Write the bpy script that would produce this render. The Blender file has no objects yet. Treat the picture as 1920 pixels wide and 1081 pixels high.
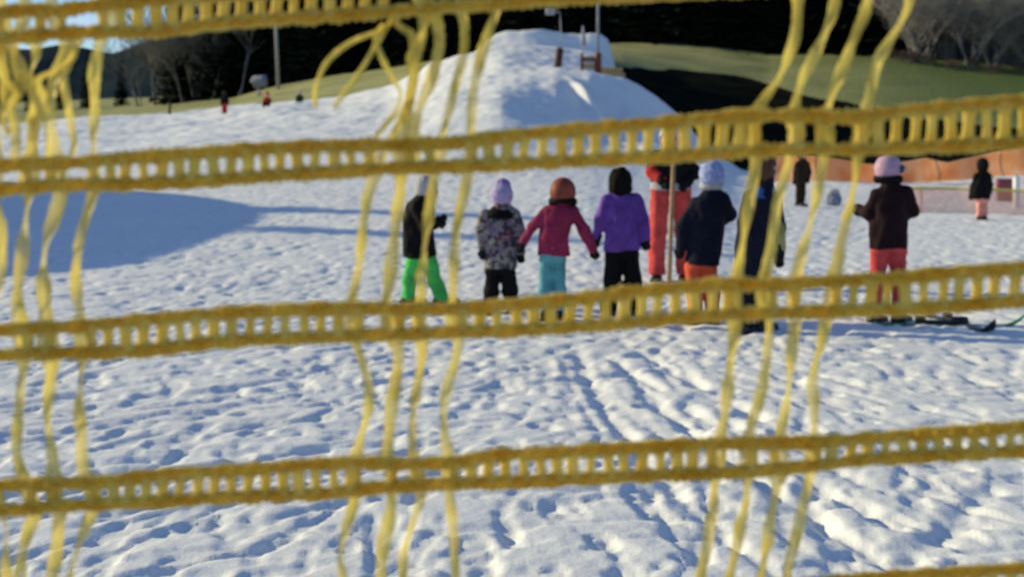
import bpy, bmesh, math, random
import numpy as np
import openvdb as vdb
from mathutils import Vector

random.seed(7)
scene = bpy.context.scene
COL = scene.collection
F = 2637.0          # focal length in photograph pixels
CZ = 1.4            # eye height above the near snow
HOR = 285.0         # horizon row of the photograph


def at(px, py, Y):
    return Vector((Y * (px - 960) / F, Y, CZ + (HOR - py) / F * Y))


# ------------------------------------------------------------------ helpers
def tag(o, label=None, cat=None, group=None, kind=None):
    if label: o['label'] = label
    if cat: o['category'] = cat
    if group: o['group'] = group
    if kind: o['kind'] = kind
    return o


def empty(name, loc=(0, 0, 0), rz=0.0):
    o = bpy.data.objects.new(name, None)
    o.empty_display_size = .1
    o.location = loc
    o.rotation_euler = (0, 0, rz)
    COL.objects.link(o)
    return o


def link_mesh(name, verts, faces, mats, parent=None, smooth=True, midx=None):
    me = bpy.data.meshes.new(name)
    verts = np.asarray(verts, dtype=np.float32)
    if isinstance(faces, np.ndarray):
        nf, k = faces.shape
        me.vertices.add(len(verts)); me.vertices.foreach_set('co', verts.ravel())
        me.loops.add(nf * k); me.loops.foreach_set('vertex_index', faces.ravel().astype(np.int32))
        me.polygons.add(nf)
        me.polygons.foreach_set('loop_start', np.arange(0, nf * k, k, dtype=np.int32))
        me.polygons.foreach_set('loop_total', np.full(nf, k, dtype=np.int32))
    else:
        me.from_pydata([tuple(map(float, v)) for v in verts], [], faces)
    if not isinstance(mats, (list, tuple)): mats = [mats]
    for m in mats: me.materials.append(m)
    if midx is not None: me.polygons.foreach_set('material_index', np.asarray(midx, dtype=np.int32))
    me.update(calc_edges=True)
    me.validate()
    me.polygons.foreach_set('use_smooth', np.full(len(me.polygons), smooth, dtype=bool))
    o = bpy.data.objects.new(name, me)
    COL.objects.link(o)
    if parent is not None: o.parent = parent
    return o


class MB:
    """collects simple solids into one mesh"""
    def __init__(self): self.v = []; self.f = []
    def add(self, vs, fs):
        b = len(self.v)
        self.v += [tuple(v) for v in vs]
        self.f += [tuple(i + b for i in q) for q in fs]
    def tube(self, pts, radii, n=8, sx=1.0, caps=True):
        pts = [Vector(p) for p in pts]
        if not isinstance(radii, (list, tuple)): radii = [radii] * len(pts)
        ref = Vector((0, 1, 0))
        rings = []
        for i, p in enumerate(pts):
            t = (pts[min(i + 1, len(pts) - 1)] - pts[max(i - 1, 0)]).normalized()
            r = ref if abs(t.dot(ref)) < .95 else Vector((1, 0, 0))
            a = t.cross(r).normalized(); b = t.cross(a).normalized()
            rings.append([p + a * (math.cos(2 * math.pi * k / n) * radii[i]) + b * (math.sin(2 * math.pi * k / n) * radii[i] * sx) for k in range(n)])
        vs = [v for r in rings for v in r]
        fs = []
        for i in range(len(pts) - 1):
            for k in range(n):
                k2 = (k + 1) % n
                fs.append((i * n + k, i * n + k2, (i + 1) * n + k2, (i + 1) * n + k))
        if caps:
            fs.append(tuple(range(n))[::-1]); fs.append(tuple((len(pts) - 1) * n + k for k in range(n)))
        self.add(vs, fs)
    def box(self, c, s, rz=0.0, bev=0.0):
        bm = bmesh.new()
        bmesh.ops.create_cube(bm, size=1)
        for v in bm.verts: v.co = Vector((v.co.x * s[0], v.co.y * s[1], v.co.z * s[2]))
        if bev: bmesh.ops.bevel(bm, geom=bm.edges[:], offset=bev, segments=2, affect='EDGES', profile=.6)
        ca, sa = math.cos(rz), math.sin(rz)
        vs = [Vector((v.co.x * ca - v.co.y * sa + c[0], v.co.x * sa + v.co.y * ca + c[1], v.co.z + c[2])) for v in bm.verts]
        bm.verts.index_update()
        fs = [tuple(v.index for v in f.verts) for f in bm.faces]
        bm.free()
        self.add(vs, fs)
    def build(self, name, mat, parent=None, smooth=True):
        return link_mesh(name, self.v, self.f, mat, parent, smooth)


def copy_tree(o, parent=None):
    c = o.copy(); COL.objects.link(c)
    if parent is not None: c.parent = parent
    for ch in list(o.children): copy_tree(ch, c)
    return c


_R = np.random.RandomState(11)
_L2 = _R.rand(512, 512).astype(np.float32)
_L3 = _R.rand(64, 64, 64).astype(np.float32)


def n2(x, y, ox=0.0):
    """value noise, 0..1"""
    x = np.asarray(x, dtype=np.float64) + ox * 17.31 + 1000; y = np.asarray(y, dtype=np.float64) + ox * 9.77 + 1000
    xi = np.floor(x).astype(int); yi = np.floor(y).astype(int)
    fx = x - xi; fy = y - yi
    fx = fx * fx * fx * (fx * (fx * 6 - 15) + 10); fy = fy * fy * fy * (fy * (fy * 6 - 15) + 10)
    a = _L2[xi % 512, yi % 512]; b = _L2[(xi + 1) % 512, yi % 512]
    c = _L2[xi % 512, (yi + 1) % 512]; d = _L2[(xi + 1) % 512, (yi + 1) % 512]
    return (a * (1 - fx) + b * fx) * (1 - fy) + (c * (1 - fx) + d * fx) * fy


def n3(P, s, seed=0):
    Q = P * s + seed * 7.13 + 300
    I = np.floor(Q).astype(int); f = Q - I; f = f * f * (3 - 2 * f)
    r = 0
    for dx in (0, 1):
        for dy in (0, 1):
            for dz in (0, 1):
                w = (f[..., 0] if dx else 1 - f[..., 0]) * (f[..., 1] if dy else 1 - f[..., 1]) * (f[..., 2] if dz else 1 - f[..., 2])
                r = r + w * _L3[(I[..., 0] + dx) % 64, (I[..., 1] + dy) % 64, (I[..., 2] + dz) % 64]
    return r


def sstep(a, b, x):
    t = np.clip((x - a) / (b - a), 0, 1)
    return t * t * (3 - 2 * t)


# ------------------------------------------------------------------ materials
def new_mat(name):
    m = bpy.data.materials.new(name); m.use_nodes = True
    nt = m.node_tree
    return m, nt, nt.nodes['Principled BSDF']


def mottled(name, c1, c2, scale=6.0, rough=.8, bump=.15, bscale=60.0, detail=4.0, trans=0.0, spec=.3, sheen=0.0):
    m, nt, bs = new_mat(name)
    tc = nt.nodes.new('ShaderNodeTexCoord')
    nz = nt.nodes.new('ShaderNodeTexNoise'); nz.inputs['Scale'].default_value = scale; nz.inputs['Detail'].default_value = detail
    cr = nt.nodes.new('ShaderNodeValToRGB')
    cr.color_ramp.elements[0].position = .35; cr.color_ramp.elements[1].position = .65
    cr.color_ramp.elements[0].color = (*c1, 1); cr.color_ramp.elements[1].color = (*c2, 1)
    nt.links.new(tc.outputs['Object'], nz.inputs['Vector'])
    nt.links.new(nz.outputs['Fac'], cr.inputs['Fac'])
    nt.links.new(cr.outputs['Color'], bs.inputs['Base Color'])
    bs.inputs['Roughness'].default_value = rough
    bs.inputs['Specular IOR Level'].default_value = spec
    if sheen: bs.inputs['Sheen Weight'].default_value = sheen
    if bump:
        nb = nt.nodes.new('ShaderNodeTexNoise'); nb.inputs['Scale'].default_value = bscale; nb.inputs['Detail'].default_value = 3
        bp = nt.nodes.new('ShaderNodeBump'); bp.inputs['Strength'].default_value = bump; bp.inputs['Distance'].default_value = .02
        nt.links.new(tc.outputs['Object'], nb.inputs['Vector'])
        nt.links.new(nb.outputs['Fac'], bp.inputs['Height'])
        nt.links.new(bp.outputs['Normal'], bs.inputs['Normal'])
    if trans:
        tr = nt.nodes.new('ShaderNodeBsdfTranslucent'); mx = nt.nodes.new('ShaderNodeMixShader')
        mx.inputs['Fac'].default_value = trans
        nt.links.new(cr.outputs['Color'], tr.inputs['Color'])
        nt.links.new(bs.outputs['BSDF'], mx.inputs[1]); nt.links.new(tr.outputs['BSDF'], mx.inputs[2])
        nt.links.new(mx.outputs['Shader'], nt.nodes['Material Output'].inputs['Surface'])
    return m


def fabric(name, c, var=.25):
    return mottled(name, tuple(v * (1 - var) for v in c), tuple(min(1, v * (1 + var)) for v in c), scale=9, rough=.75, bump=.25, bscale=40, spec=.10)


M = {}
M['band'] = mottled('yellow braided cord', (.86, .49, .030), (.97, .70, .085), scale=55, rough=.6, bump=.5, bscale=420, trans=.42)
def film(m, clear):
    nt = m.node_tree; out = nt.nodes['Material Output']
    src = out.inputs['Surface'].links[0].from_socket
    tp = nt.nodes.new('ShaderNodeBsdfTransparent'); tp.inputs['Color'].default_value = (1, .97, .80, 1)
    nz = nt.nodes.new('ShaderNodeTexNoise'); nz.inputs['Scale'].default_value = 45; nz.inputs['Detail'].default_value = 4
    tc = nt.nodes.new('ShaderNodeTexCoord'); mp = nt.nodes.new('ShaderNodeMapping'); mp.inputs['Scale'].default_value = (3.5, 3.5, .35)
    mr = nt.nodes.new('ShaderNodeMapRange'); mr.inputs['From Min'].default_value = .35; mr.inputs['From Max'].default_value = .68
    mr.inputs['To Min'].default_value = clear - .2; mr.inputs['To Max'].default_value = clear + .25
    mx = nt.nodes.new('ShaderNodeMixShader')
    nt.links.new(tc.outputs['Object'], mp.inputs['Vector']); nt.links.new(mp.outputs['Vector'], nz.inputs['Vector']); nt.links.new(nz.outputs['Fac'], mr.inputs['Value'])
    nt.links.new(mr.outputs['Result'], mx.inputs['Fac']); nt.links.new(src, mx.inputs[1]); nt.links.new(tp.outputs['BSDF'], mx.inputs[2])
    nt.links.new(mx.outputs['Shader'], out.inputs['Surface'])


M['rung'] = mottled('yellow braided rung', (.90, .68, .11), (.98, .82, .22), scale=55, rough=.6, bump=.4, bscale=420, trans=.42)
M['strap'] = mottled('yellow ribbon plastic', (.64, .49, .08), (.80, .65, .16), scale=16, rough=.5, bump=.25, bscale=90, trans=.45)
film(M['strap'], .15)
M['black'] = fabric('black fabric', (.006, .006, .007))
M['green'] = fabric('bright green fabric', (.07, .46, .10))
M['lavender'] = mottled('lavender wool', (.34, .27, .50), (.48, .40, .62), scale=22, rough=.9, bump=.4, bscale=110)
M['violet'] = mottled('violet wool', (.24, .13, .42), (.33, .2, .5), scale=40, rough=.9, bump=.5, bscale=120)
M['brownhelm'] = mottled('orange brown shell', (.13, .025, .015), (.30, .06, .03), scale=7, rough=.6, bump=.05)
M['magenta'] = fabric('magenta fabric', (.22, .022, .066))
M['teal'] = fabric('teal fabric', (.10, .30, .35))
M['purple'] = fabric('purple fabric', (.14, .06, .33))
M['coral'] = fabric('coral fabric', (.56, .07, .065))
M['orange'] = fabric('orange red fabric', (.62, .10, .045))
M['navy'] = fabric('navy fabric', (.008, .009, .022))
M['blue'] = fabric('mid blue fabric', (.04, .11, .32))
M['iceblue'] = mottled('pale blue wool', (.22, .28, .55), (.40, .46, .70), scale=30, rough=.9, bump=.4, bscale=110)
M['pinkhelm'] = mottled('pink lavender shell', (.42, .23, .36), (.52, .33, .46), scale=14, rough=.5, bump=.05)
M['maroon'] = fabric('blackish maroon fabric', (.018, .007, .010))
M['brown'] = fabric('dark brown fabric', (.03, .018, .012))
M['oliveyellow'] = fabric('pale olive yellow fabric', (.30, .28, .12))
M['white'] = mottled('white shell', (.7, .7, .7), (.8, .8, .8), scale=8, rough=.5, bump=.1)
M['greywool'] = mottled('grey wool', (.35, .34, .36), (.5, .48, .5), scale=40, rough=.9, bump=.4, bscale=110)
M['red'] = fabric('red fabric', (.45, .03, .03))
M['salmon'] = fabric('salmon fabric', (.75, .3, .24))
M['dkgreen'] = fabric('dark green fabric', (.02, .045, .03))
M['hair_dark'] = mottled('black hair', (.005, .004, .004), (.010, .008, .007), scale=60, rough=.8, bump=.5, bscale=90, spec=.08)
M['hair_brown'] = mottled('brown hair', (.05, .02, .01), (.10, .045, .02), scale=60, rough=.6, bump=.5, bscale=90)
M['skin'] = mottled('skin', (.55, .30, .22), (.62, .36, .27), scale=20, rough=.5, bump=.05)
M['eye'] = mottled('eye', (.02, .015, .012), (.03, .02, .015), scale=20, rough=.2, bump=0)
M['lip'] = mottled('lip', (.38, .12, .10), (.42, .15, .12), scale=20, rough=.4, bump=0)
M['boot'] = mottled('boot plastic', (.012, .012, .014), (.025, .025, .028), scale=12, rough=.4, bump=.1)
M['glove'] = fabric('black glove', (.012, .011, .013))
M['visor'] = mottled('dark goggle', (.01, .01, .015), (.02, .02, .03), scale=5, rough=.1, bump=0, spec=.6)
M['wood'] = mottled('pole wood', (.30, .17, .08), (.42, .26, .13), scale=18, rough=.7, bump=.3)
M['log'] = mottled('fresh timber', (.42, .29, .12), (.55, .40, .20), scale=8, rough=.8, bump=.4, bscale=30)
M['pad'] = mottled('dark brown padding', (.05, .02, .018), (.08, .035, .03), scale=8, rough=.6)
M['redpad'] = mottled('red brown padding', (.17, .035, .02), (.24, .06, .03), scale=8, rough=.6)
M['metal'] = mottled('galvanised metal', (.30, .30, .32), (.42, .42, .44), scale=6, rough=.5)
M['skigreen'] = mottled('green ski', (.01, .13, .06), (.015, .2, .09), scale=3, rough=.3, bump=0)
M['skiblack'] = mottled('black ski', (.008, .008, .009), (.016, .016, .018), scale=3, rough=.3, bump=0)
M['fenceorange'] = mottled('orange fence plastic', (.86, .38, .14), (.96, .60, .34), scale=1.6, rough=.5, bump=0, trans=.6)
M['fencepink'] = mottled('pale orange fence plastic', (.80, .34, .26), (.84, .42, .34), scale=3, rough=.5, bump=0, trans=.6)
M['fenceyellow'] = mottled('yellow fence cord', (.60, .55, .10), (.72, .66, .2), scale=3, rough=.5, bump=0, trans=.3)
M['bark'] = mottled('spruce bark', (.035, .025, .02), (.06, .045, .035), scale=8, rough=.9)
M['darkbark'] = mottled('dark grey bark', (.15, .145, .14), (.24, .23, .22), scale=4, rough=.9)
M['greybark'] = mottled('grey bark', (.29, .265, .24), (.42, .39, .36), scale=4, rough=.9)
M['needle'] = mottled('spruce needles', (.006, .012, .008), (.016, .028, .016), scale=1.4, rough=.9, bump=0, spec=.1)
M['shrub'] = mottled('reddish twigs', (.09, .065, .06), (.15, .11, .10), scale=4, rough=.9)
M['maroonmat'] = mottled('maroon mat', (.22, .05, .06), (.30, .09, .10), scale=5, rough=.7)
M['brownmat'] = mottled('brown mat', (.22, .11, .05), (.28, .15, .07), scale=5, rough=.7)
M['bag'] = fabric('grey blue bag', (.22, .24, .32))


def pattern_mat():
    m, nt, bs = new_mat('floral print fabric')
    tc = nt.nodes.new('ShaderNodeTexCoord')
    vo = nt.nodes.new('ShaderNodeTexVoronoi'); vo.inputs['Scale'].default_value = 27
    cr = nt.nodes.new('ShaderNodeValToRGB'); cr.color_ramp.interpolation = 'CONSTANT'
    cols = [(.02, .018, .025), (.21, .15, .24), (.20, .19, .19), (.16, .04, .08), (.03, .025, .04), (.27, .27, .22), (.12, .1, .18)]
    e = cr.color_ramp.elements
    e[0].color = (*cols[0], 1); e[1].position = .2; e[1].color = (*cols[1], 1)
    for i, c in enumerate(cols[2:]):
        k = e.new(.34 + .13 * i); k.color = (*c, 1)
    nd = nt.nodes.new('ShaderNodeTexNoise'); nd.inputs['Scale'].default_value = 22
    ad = nt.nodes.new('ShaderNodeMixRGB'); ad.inputs['Fac'].default_value = .12
    nt.links.new(tc.outputs['Object'], nd.inputs['Vector']); nt.links.new(tc.outputs['Object'], ad.inputs['Color1']); nt.links.new(nd.outputs['Color'], ad.inputs['Color2'])
    nt.links.new(ad.outputs['Color'], vo.inputs['Vector'])
    sep = nt.nodes.new('ShaderNodeSeparateColor')
    nt.links.new(vo.outputs['Color'], sep.inputs['Color'])
    nt.links.new(sep.outputs[0], cr.inputs['Fac'])
    nt.links.new(cr.outputs['Color'], bs.inputs['Base Color'])
    bs.inputs['Roughness'].default_value = .75
    return m


M['floral'] = pattern_mat()


def snow_material():
    m, nt, bs = new_mat('packed snow')
    tc = nt.nodes.new('ShaderNodeTexCoord')
    nz = nt.nodes.new('ShaderNodeTexNoise'); nz.inputs['Scale'].default_value = .6; nz.inputs['Detail'].default_value = 6
    cr = nt.nodes.new('ShaderNodeValToRGB')
    cr.color_ramp.elements[0].position = .3; cr.color_ramp.elements[1].position = .7
    cr.color_ramp.elements[0].color = (.76, .765, .775, 1); cr.color_ramp.elements[1].color = (.83, .835, .84, 1)
    nt.links.new(tc.outputs['Object'], nz.inputs['Vector']); nt.links.new(nz.outputs['Fac'], cr.inputs['Fac'])
    nt.links.new(cr.outputs['Color'], bs.inputs['Base Color'])
    bs.inputs['Roughness'].default_value = .65; bs.inputs['Specular IOR Level'].default_value = .25
    n1 = nt.nodes.new('ShaderNodeTexNoise'); n1.inputs['Scale'].default_value = 14; n1.inputs['Detail'].default_value = 6; n1.inputs['Roughness'].default_value = .65
    bp = nt.nodes.new('ShaderNodeBump'); bp.inputs['Strength'].default_value = .4; bp.inputs['Distance'].default_value = .02
    nt.links.new(tc.outputs['Object'], n1.inputs['Vector']); nt.links.new(n1.outputs['Fac'], bp.inputs['Height'])
    nt.links.new(bp.outputs['Normal'], bs.inputs['Normal'])
    return m


def meadow_material():
    m, nt, bs = new_mat('winter meadow')
    tc = nt.nodes.new('ShaderNodeTexCoord')
    nz = nt.nodes.new('ShaderNodeTexNoise'); nz.inputs['Scale'].default_value = .12; nz.inputs['Detail'].default_value = 10; nz.inputs['Roughness'].default_value = .7
    cr = nt.nodes.new('ShaderNodeValToRGB')
    cr.color_ramp.elements[0].position = .35; cr.color_ramp.elements[1].position = .65
    cr.color_ramp.elements[0].color = (.21, .225, .085, 1); cr.color_ramp.elements[1].color = (.42, .40, .19, 1)
    nt.links.new(tc.outputs['Object'], nz.inputs['Vector']); nt.links.new(nz.outputs['Fac'], cr.inputs['Fac'])
    # the grass gets greener and darker toward the right end of the meadow
    sx = nt.nodes.new('ShaderNodeSeparateXYZ'); mr = nt.nodes.new('ShaderNodeMapRange')
    mr.inputs['From Min'].default_value = 17; mr.inputs['From Max'].default_value = 36
    gm = nt.nodes.new('ShaderNodeMixRGB'); gm.inputs['Color2'].default_value = (.11, .15, .05, 1)
    nt.links.new(tc.outputs['Object'], sx.inputs['Vector']); nt.links.new(sx.outputs['X'], mr.inputs['Value'])
    nt.links.new(mr.outputs['Result'], gm.inputs['Fac']); nt.links.new(cr.outputs['Color'], gm.inputs['Color1'])
    nt.links.new(gm.outputs['Color'], bs.inputs['Base Color'])
    bs.inputs['Roughness'].default_value = .9; bs.inputs['Specular IOR Level'].default_value = .1
    n1 = nt.nodes.new('ShaderNodeTexNoise'); n1.inputs['Scale'].default_value = 3; n1.inputs['Detail'].default_value = 6
    bp = nt.nodes.new('ShaderNodeBump'); bp.inputs['Strength'].default_value = .5; bp.inputs['Distance'].default_value = .15
    nt.links.new(tc.outputs['Object'], n1.inputs['Vector']); nt.links.new(n1.outputs['Fac'], bp.inputs['Height'])
    nt.links.new(bp.outputs['Normal'], bs.inputs['Normal'])
    return m


M['meadow_shade'] = mottled('painted meadow shade', (.006, .007, .006), (.014, .015, .011), scale=.4, rough=1, bump=.5, bscale=3, spec=0)  # near-black colour standing in for the shade on the lower meadow
M['snow'] = snow_material()
M['meadow'] = meadow_material()
M['farforest'] = mottled('distant forested slope', (.018, .03, .04), (.03, .045, .05), scale=.02, rough=1, bump=0, spec=0)

# ------------------------------------------------------------------ sun geometry
EL, AZ = math.radians(20), math.radians(20)      # sun on the left, 20 degrees beyond it
SUN = Vector((-math.cos(EL) * math.cos(AZ), math.cos(EL) * math.sin(AZ), math.sin(EL)))

# ------------------------------------------------------------------ snow field
PXC = np.array([-900, 0, 200, 590, 720, 850, 940, 1020, 1100, 1140, 1165, 1205, 1270, 1310, 1400, 1700, 1920, 3000], float)
YR = np.array([0, 14, 22, 30, 40, 50, 56, 60, 64, 72, 80, 90.1, 90.7, 110], float)
ZT = np.array([
    [0, 0, .25, .5, 1.0, 1.4, 1.7, 1.9, 2.1, 2.5, 2.8, 2.0, 1.8, -1],
    [0, 0, .3, .6, 1.05, 1.5, 1.8, 2.0, 2.2, 2.6, 3.0, 2.3, 2.0, -1],
    [0, 0, .3, .65, 1.1, 1.6, 1.9, 2.1, 2.35, 2.85, 3.4, 2.6, 2.2, -1],
    [0, 0, .35, .75, 1.3, 2.0, 2.4, 2.7, 3.0, 3.7, 4.4, 3.4, 3.0, -1],
    [0, 0, .35, .75, 1.3, 2.1, 2.6, 2.95, 3.3, 4.2, 5.1, 4.2, 3.8, 0],
    [0, 0, .35, .8, 1.5, 2.6, 3.3, 3.8, 4.4, 5.7, 6.9, 6.8, 6.7, 3],
    [0, 0, .35, .8, 1.5, 2.9, 3.7, 4.3, 4.9, 6.4, 7.5, 8.15, 8.2, 7],
    [0, 0, .35, .8, 1.4, 2.3, 2.9, 4.1, 5.0, 6.2, 7.2, 8.15, 8.25, 8],
    [0, 0, .35, .75, 1.3, 1.8, 2.1, 3.6, 5.2, 5.7, 6.7, 8.0, 8.1, 8],
    [0, 0, .3, .7, 1.2, 1.6, 1.9, 3.2, 5.0, 5.2, 6.3, 7.9, 8.0, 7],
    [0, 0, .3, .65, 1.1, 1.5, 1.8, 3.0, 4.85, 4.7, 4.8, 5.2, 5.6, 4],
    [0, 0, .3, .6, 1.0, 1.4, 1.7, 2.7, 4.45, 3.9, 3.5, 3.0, 3.0, 2],
    [0, 0, .25, .5, .85, 1.15, 1.4, 2.0, 3.2, 2.4, 1.6, 0.6, .5, 0],
    [0, 0, .2, .4, .7, 1.0, 1.2, 1.6, 2.0, 1.0, .2, -.5, -.5, -1],
    [0, 0, .08, .15, .3, .45, .5, .5, .3, -.2, -.8, -1.2, -1.3, -2],
    [0, 0, 0, 0, .15, .45, .5, .45, .2, -.3, -.8, -1.2, -1.3, -2],
    [0, 0, 0, 0, .15, .5, .6, .55, .3, -.2, -.8, -1.2, -1.3, -2],
    [0, 0, 0, 0, .15, .5, .6, .55, .3, -.2, -.8, -1.2, -1.3, -2]])


def table(px, Y):
    i = np.clip(np.searchsorted(PXC, px) - 1, 0, len(PXC) - 2)
    fx = np.clip((px - PXC[i]) / (PXC[i + 1] - PXC[i]), 0, 1)
    j = np.clip(np.searchsorted(YR, Y) - 1, 0, len(YR) - 2)
    fy = np.clip((Y - YR[j]) / (YR[j + 1] - YR[j]), 0, 1)
    fx = .5 * fx + .5 * (fx * fx * (3 - 2 * fx))
    return (ZT[i, j] * (1 - fx) + ZT[i + 1, j] * fx) * (1 - fy) + (ZT[i, j + 1] * (1 - fx) + ZT[i + 1, j + 1] * fx) * fy


def macro(X, Y):
    X = np.asarray(X, float); Y = np.asarray(Y, float)
    z = 0
    for dx, dy in ((0, 0), (.6, 0), (-.6, 0), (0, .35), (0, -.35)):
        yy = np.maximum(Y + dy * np.clip(Y / 60, 0, 1), .5)
        xx = X + dx * np.clip(Y / 60, 0, 1)
        z = z + table(960 + F * xx / np.maximum(yy, 6), yy) / 5
    # unseen heap of snow, added left of the view to cast the left shadow
    q = 1 - ((X + 15.65 - .07 * (Y - 24.6)) / 3.5) ** 2 - np.abs((Y - 25.2) / 8.6) ** np.where(Y > 25.2, 2.4, 6)
    z = z + 4.3 * np.clip(q, 0, 1) ** .75
    # step added along the very top of the hill to form a shaded strip
    pxx = 960 + F * X / np.maximum(Y, 6)
    z = z + 1.0 * sstep(90.1 , 90.75, Y + .25 * np.sin(X * 1.3)) * sstep(875, 922, pxx) * sstep(1162, 1138, pxx)
    return z


GROOVES = [((.46, 10.0), (.50, 8.0), .09, .10), ((.50, 8.0), (.62, 6.2), .09, .13), ((.70, 9.6), (.82, 8.0), .08, .12), ((.82, 8.0), (1.02, 6.4), .08, .13), ((1.02, 6.4), (1.35, 4.6), .07, .07), ((.62, 6.2), (.9, 4.6), .07, .08), ((1.22, 5.9), (1.17, 4.5), .08, .07), ((.58, 9.6), (.60, 6.3), .05, .03),
           ((-2.9, 7.7), (-1.85, 9.1), .09, .055), ((-2.2, 7.8), (-1.0, 9.3), .07, .04), ((-.9, 6.9), (.35, 7.7), .07, .04), ((-.6, 5.7), (.9, 5.95), .06, .05),
           ((.62, 8.9), (.78, 6.4), .05, .03), ((-1.6, 6.2), (-.6, 6.9), .08, .05), ((-2.6, 6.0), (-1.2, 6.7), .08, .045), ((-.3, 5.2), (1.3, 5.6), .06, .04),
           ((-3.5, 12.2), (-1.2, 14.8), .08, .04), ((1.6, 9.4), (3.6, 9.9), .08, .04), ((1.4, 4.9), (2.0, 5.9), .10, .06)]


_rg = random.Random(3)
THIN = []
for i in range(8):        # skis have cut thin curved lines fanning toward the net
    x0, y0 = _rg.uniform(.1, 1.1), _rg.uniform(9.0, 10.5)
    x1, y1 = x0 + _rg.uniform(-.15, .9), _rg.uniform(4.6, 6.8)
    THIN.append((x0, y0, x1, y1, _rg.uniform(-.25, .25), _rg.uniform(.022, .04), _rg.uniform(.022, .042)))
for i in range(17):        # and diagonal ones on the left
    x0, y0 = _rg.uniform(-3.4, -.2), _rg.uniform(5.2, 11.5)
    L = _rg.uniform(.9, 2.4); a = math.radians(_rg.uniform(28, 58))
    THIN.append((x0, y0, x0 + L * math.cos(a), y0 + L * math.sin(a), _rg.uniform(-.15, .15), _rg.uniform(.025, .05), _rg.uniform(.022, .04)))
for i in range(4):         # lower right, leaning the other way
    x0, y0 = _rg.uniform(.9, 2.2), _rg.uniform(5.4, 7.5)
    THIN.append((x0, y0, x0 + _rg.uniform(.1, .6), y0 - _rg.uniform(.8, 1.9), _rg.uniform(-.1, .1), _rg.uniform(.025, .045), _rg.uniform(.025, .045)))


def micro(X, Y):
    X = np.asarray(X, float); Y = np.asarray(Y, float)
    w = np.clip(.60 - (Y - 5) * .006, .54, .60)
    wx = X + .25 * (n2(X * .9, Y * .9, 1) - .5); wy = Y + .25 * (n2(X * .9, Y * .9, 2) - .5)
    h = .030 * (n2(wx * .6, wy * .6, 3) - .5)
    h += .010 * (n2(wx * 2.3, wy * 1.8, 4) - .5)
    h += .007 * (n2(wx * 4.6, wy * 3.6, 5) - .5)
    h += .007 * (n2(wx * 10.5, wy * 8.5, 6) - .5)
    h += .007 * (n2(X * 23, Y * 18, 7) - .5)
    near = sstep(9.5, 5.5, Y)
    # boot holes, denser close to the net
    p = n2(wx * 6.4, wy * 4.6, 8) + .03 * near
    h -= .029 * sstep(.72, .84, p)
    p = n2(wx * 8.6, wy * 5.6, 12)
    h -= .021 * sstep(.72, .85, p)
    p = n2(wx * 14.5, wy * 9.5, 14)
    h -= .015 * sstep(.68, .86, p)
    # ski scrapes, running away to the right on the left, straight away on the right
    for a, s, wgt in ((math.radians(50), 1, sstep(1.2, -.8, X)), (math.radians(112), 2, sstep(.2, 1.6, X)), (math.radians(16), 3, .8), (math.radians(72), 4, .7)):
        u = wx * math.cos(a) + wy * math.sin(a); v = -wx * math.sin(a) + wy * math.cos(a)
        h -= .021 * sstep(.70, .85, n2(u * 1.3, v * 10.5, 8 + s)) * wgt
    for (a, b, wd, dp) in GROOVES:
        dx, dy = b[0] - a[0], b[1] - a[1]; L = math.hypot(dx, dy)
        t = np.clip(((X - a[0]) * dx + (Y - a[1]) * dy) / L ** 2, 0, 1)
        d = np.hypot(X - a[0] - t * dx, Y - a[1] - t * dy) + .03 * (n2(X * 3, Y * 3, 20) - .5)
        h -= dp * (.30 + .45 * n2(X * 2.1, Y * 1.7, 21)) * np.exp(-(d / (wd * .62)) ** 2)
    for (x0, y0, x1, y1, cv, wd, dp) in THIN:
        dx, dy = x1 - x0, y1 - y0; L = math.hypot(dx, dy)
        t = ((X - x0) * dx + (Y - y0) * dy) / L ** 2
        off = ((X - x0) * dy - (Y - y0) * dx) / L - cv * 4 * t * (1 - t)
        h -= .8 * dp * np.exp(-(off / wd) ** 2) * sstep(-.03, .05, t) * sstep(1.03, .9, t) * sstep(.25, .5, n2(X * 1.6, Y * 1.6, 22))
    # the trodden pattern runs out on big far banks, where it is coarser
    far = sstep(30, 60, Y)
    h = h * w * (1 - .3 * far) + far * .22 * (n2(X * .45, Y * .4, 30) - .5) + far * .10 * (n2(X * 1.2, Y * .9, 31) - .5) + far * .07 * (n2(X * 2.6, Y * 2.2, 32) - .5)
    t = np.clip((X - 2.75) / 1.0, 0, 1)      # a spill of loose snow on the shaded face
    h = h + .55 * np.exp(-((X - 3.05 - .25 * (60.5 - Y)) / .22) ** 2 - ((Y - 60.2) / 1.5) ** 2)
    return h


def ground(X, Y):
    return float(macro(X, Y) + micro(X, Y))


rows = np.concatenate([np.linspace(-3, 3.4, 14)[:-1], np.geomspace(3.4, 110, 900)])
us = np.linspace(-.76, .76, 1060)
YY, UU = np.meshgrid(rows, us, indexing='ij')
XX = UU * (YY + 6)
ZZ = macro(XX, YY) + micro(XX, YY)
V = np.stack([XX, YY, ZZ], -1).reshape(-1, 3)
nr, nc = YY.shape
idx = np.arange(nr * nc).reshape(nr, nc)
Q = np.stack([idx[:-1, :-1], idx[:-1, 1:], idx[1:, 1:], idx[1:, :-1]], -1).reshape(-1, 4)
snow = link_mesh('snow_field', V, Q, M['snow'])
tag(snow, 'trampled packed snow with a sledging hill rising behind the skiers', kind='structure')

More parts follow.
